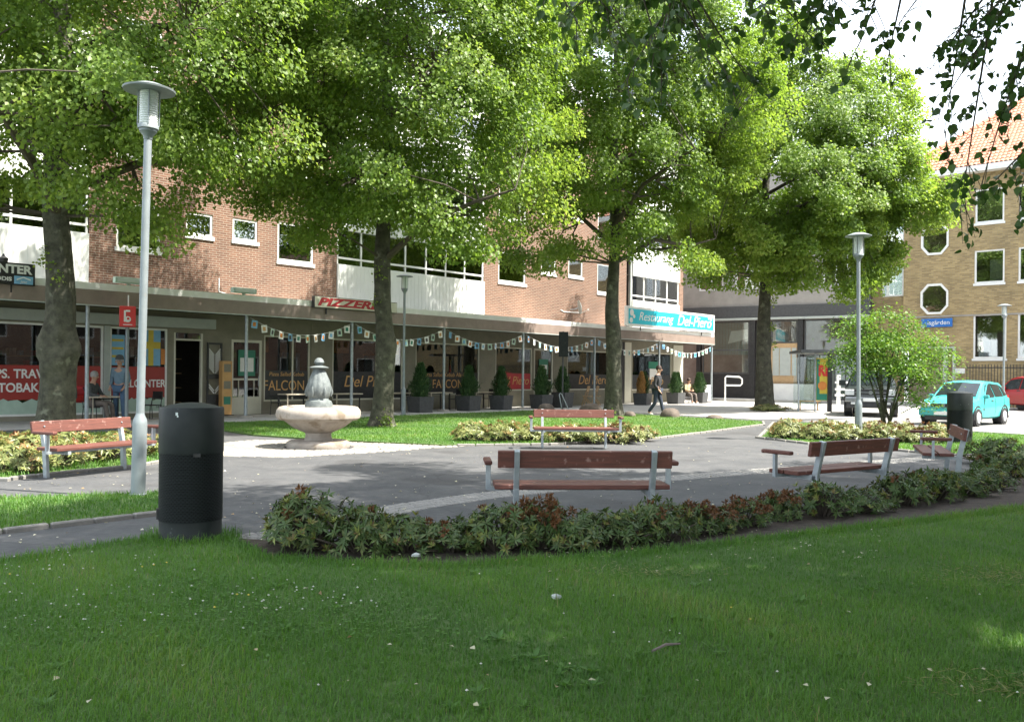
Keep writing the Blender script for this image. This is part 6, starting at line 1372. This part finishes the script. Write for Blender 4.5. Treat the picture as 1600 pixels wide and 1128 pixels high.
view = lambda X, Y: ((np.abs(X) < .6 * Y + 1.4) & (Y > 3.0)) * np.clip((4.6 / Y) ** 1.5, .25, 1)
grass('lawn_grass', scatter(LAWN, 7200, -7, 10, 3.2, 13, view), .052, .0021)
tall = scatter(LAWN, 900, -7, 7, 3.2, 9, lambda X, Y: view(X, Y) * (noise2(X * 1.6, Y * 2) > .62)); grass('tall_grass', tall, .10, .002)
edge = scatter(LAWN, 5200, -4.2, 7, 6.6, 11.5, lambda X, Y: 1.0 * (~inside([(p[0], p[1] - .22) for p in LAWN], X, Y))); grass('edge_grass', edge[::2], .085, .0026)
grass('bin_grass', np.stack([-2.82 + .36 * np.cos(a := rg.uniform(0, 6.283, 900)) + rg.normal(size=900) * .05, 7.79 + .36 * np.sin(a) + rg.normal(size=900) * .05, np.full(900, .02)], 1)[:], .11, .0028)
grass('strip_grass', scatter(STRIP, 1600, -8, -3.3, 6.5, 10.8), .07, .004)
grass('left_bed_grass', scatter(BEDL, 420, -12, -5.5, 11.5, 18), .09, .006)
grass('tree_lawn_grass', scatter(LAWN1, 260, -16, -7, 17.5, 21), .08, .008)
grass('back_lawn_grass', scatter(LAWN2, 900, -9, 9, 18, 37, lambda X, Y: np.clip(20 / Y, 0, 1) ** 2), .06, .0055)
grass('right_bed_grass', scatter(BED2, 700, 5.5, 15, 17, 29, lambda X, Y: np.clip(20 / Y, 0, 1) ** 2), .065, .0055)
# clover heads and little yellow flowers in the lawn
def octa(P, r, name, m):
    mb = MB()
    for p, rr in zip(P, r):
        k = len(mb.v); mb.v += [(p[0] + rr, p[1], p[2]), (p[0], p[1] + rr, p[2]), (p[0] - rr, p[1], p[2]), (p[0], p[1] - rr, p[2]), (p[0], p[1], p[2] + rr * .8), (p[0], p[1], p[2] - rr * .6)]
        for i in range(4): j = (i + 1) % 4; mb.f.append((k + i, k + j, k + 4)); mb.f.append((k + j, k + i, k + 5))
    return tag(mb.build(name, M[m]), None, None, None, 'stuff')
fl = []
for _ in range(70): fl.append(G(rnd.uniform(0, 320), rnd.uniform(870, 1010)))
for _ in range(42): x = rnd.uniform(350, 590); fl.append(G(x, rnd.gauss(945, 16)))
for _ in range(22): fl.append(G(rnd.uniform(0, 1600), rnd.uniform(910, 1125)))
fl = [p for p in fl if inside(LAWN, np.array([p[0]]), np.array([p[1]]))[0]]
octa([(p[0], p[1], .075 + rnd.uniform(-.015, .012)) for p in fl], [rnd.uniform(.005, .0095) for _ in fl], 'clover_flowers', 'petal')
octa([G(*q) + (.07,) for q in ((370, 945), (388, 946), (335, 966), (260, 893), (240, 897), (1142, 966), (1172, 985), (15, 912), (222, 900))], [.009] * 9, 'yellow_flowers', 'yellow')
cl = []
n = 2600; ang = rg.uniform(0, 6.283, n); cx = np.array([G(430, 960), G(250, 930), G(120, 990), G(560, 990), G(300, 1010)])[rg.integers(0, 5, n)] + rg.normal(size=(n, 2)) * np.array([.42, .3])
P = np.stack([cx[:, 0], cx[:, 1], .05 + .025 * rg.random(n)], 1); P = P[inside(LAWN, P[:, 0], P[:, 1])]; n = len(P)
D = unit(np.stack([np.cos(ang[:n]), np.sin(ang[:n]), np.full(n, .1)], 1)); N = unit(np.array([0, 0, 1.0]) + rg.normal(size=(n, 3)) * .25)
tag(link('clover_leaves', leaf_mesh('clover_leaves', P, D, N, .02 * rg.uniform(.7, 1.3, n), .45, .05, .15 + .4 * rg.random(n)), M['grass']), None, None, None, 'stuff')
# fallen blossom bracts and leaves on paths and lawn
pts = []
while len(pts) < 520:
    px, py = rnd.uniform(-50, 1500), rnd.uniform(690, 860); p = G(px, py)
    if not any(inside(q, np.array([p[0]]), np.array([p[1]]))[0] for q in (LAWN, BED, STRIP)): pts.append((p[0], p[1], .012))
for _ in range(38):
    p = G(rnd.uniform(0, 1600), rnd.uniform(890, 1128)); pts.append((p[0], p[1], .07))
for _ in range(260): i = rnd.randrange(len(BED)); p = G(rnd.uniform(560, 1400), rnd.uniform(830, 880)); pts.append((p[0], p[1], .04))
P = np.array(pts); n = len(P); a = rg.uniform(0, 6.283, n); D = np.stack([np.cos(a), np.sin(a), rg.uniform(0, .25, n)], 1); N = unit(np.array([0, 0, 1.0]) + rg.normal(size=(n, 3)) * .3)
tag(link('fallen_leaves', leaf_mesh('fallen_leaves', P, D, N, .034 * rg.uniform(.5, 1.4, n), .35, .12, rg.random(n)), M['fallen']), None, None, None, 'stuff')
a = G(1018, 1035); b = G(1062, 1024)
t = MB().tube([(a[0], a[1], .06), ((a[0] + b[0]) / 2, (a[1] + b[1]) / 2 + .01, .075), (b[0], b[1], .065)], [.007, .008, .005], 7).build('fallen_twig', M['greycloth'], smooth=True); tag(t, 'short broken twig lying on the lawn', 'twig')
for px, py, lb in ((868, 948, 'crumpled pale wrapper on the lawn below the front bench'), (688, 858, 'crumpled pale paper at the foot of the front row'), (650, 880, 'small pale scrap at the lawn edge left of the paper')):
    x, y = G(px, py); mb = MB(); r2 = random.Random(px); mb.lathe([(.01, 0), (.03, .008), (.028, .025), (.008, .035)], 7, mod=lambda th, z: 1 + .4 * math.sin(3 * th + px))
    tag(mb.build('paper_scrap', M['greybox'], None, loc=(x, y, .05)), lb, 'litter')
for o in S.objects:
    if o.get('kind') == 'stuff' and 'label' in o and o.parent is None: del o['label']

# lettering becomes plain mesh
dg = bpy.context.evaluated_depsgraph_get()
for o in [o for o in S.objects if o.type == 'FONT']:
    me = bpy.data.meshes.new_from_object(o.evaluated_get(dg)); me.name = 'lettering'
    m = link('lettering', me, None, o.parent, o.location.copy(), o.rotation_euler.copy()); m.scale = o.scale
    bpy.data.objects.remove(o)

# broad-leaved weeds and worn spots in the lawn
wp = []
for _ in range(260):
    px, py = rnd.uniform(-50, 1650), rnd.uniform(880, 1128); x, y = G(px, py)
    if inside(LAWN, np.array([x]), np.array([y]))[0] and noise2(np.array([x * 1.3]), np.array([y * 1.9]))[0] > .5: wp.append((x, y))
P = []; D = []; N = []; sz = []
for x, y in wp:
    k = rnd.randint(4, 8); s0 = rnd.uniform(.03, .075)
    for i in range(k): a = 6.283 * i / k + rnd.uniform(-.3, .3); P.append((x, y, .04)); D.append((math.cos(a), math.sin(a), rnd.uniform(.25, .7))); N.append((-.3 * math.cos(a), -.3 * math.sin(a), 1)); sz.append(s0 * rnd.uniform(.7, 1.2))
P, D, N = np.array(P), np.array(D), unit(np.array(N)); n = len(P)
tag(link('lawn_weeds', leaf_mesh('lawn_weeds', P, D, N, np.array(sz), .2, .05, .1 + .5 * rg.random(n)), M['grass']), None, None, None, 'stuff')
P = []
for px, py, sx, sy, k in ((1590, 915, .35, .16, 500), (1575, 1090, .22, .1, 300), (1000, 905, .3, .1, 200)):
    x, y = G(px, py)
    for _ in range(k): P.append((x + rnd.gauss(0, sx), y + rnd.gauss(0, sy), .045 + rnd.uniform(0, .03)))
P = np.array(P); n = len(P); a = rg.uniform(0, 6.283, n); D = np.stack([np.cos(a), np.sin(a), rg.uniform(0, .5, n)], 1)
tag(link('dry_grass', leaf_mesh('dry_grass', P, D, unit(np.array([0, 0, 1.0]) + rg.normal(size=(n, 3)) * .3), .05 * rg.uniform(.5, 1.4, n), .06, .03, .97 + .03 * rg.random(n)), M['grass']), None, None, None, 'stuff')
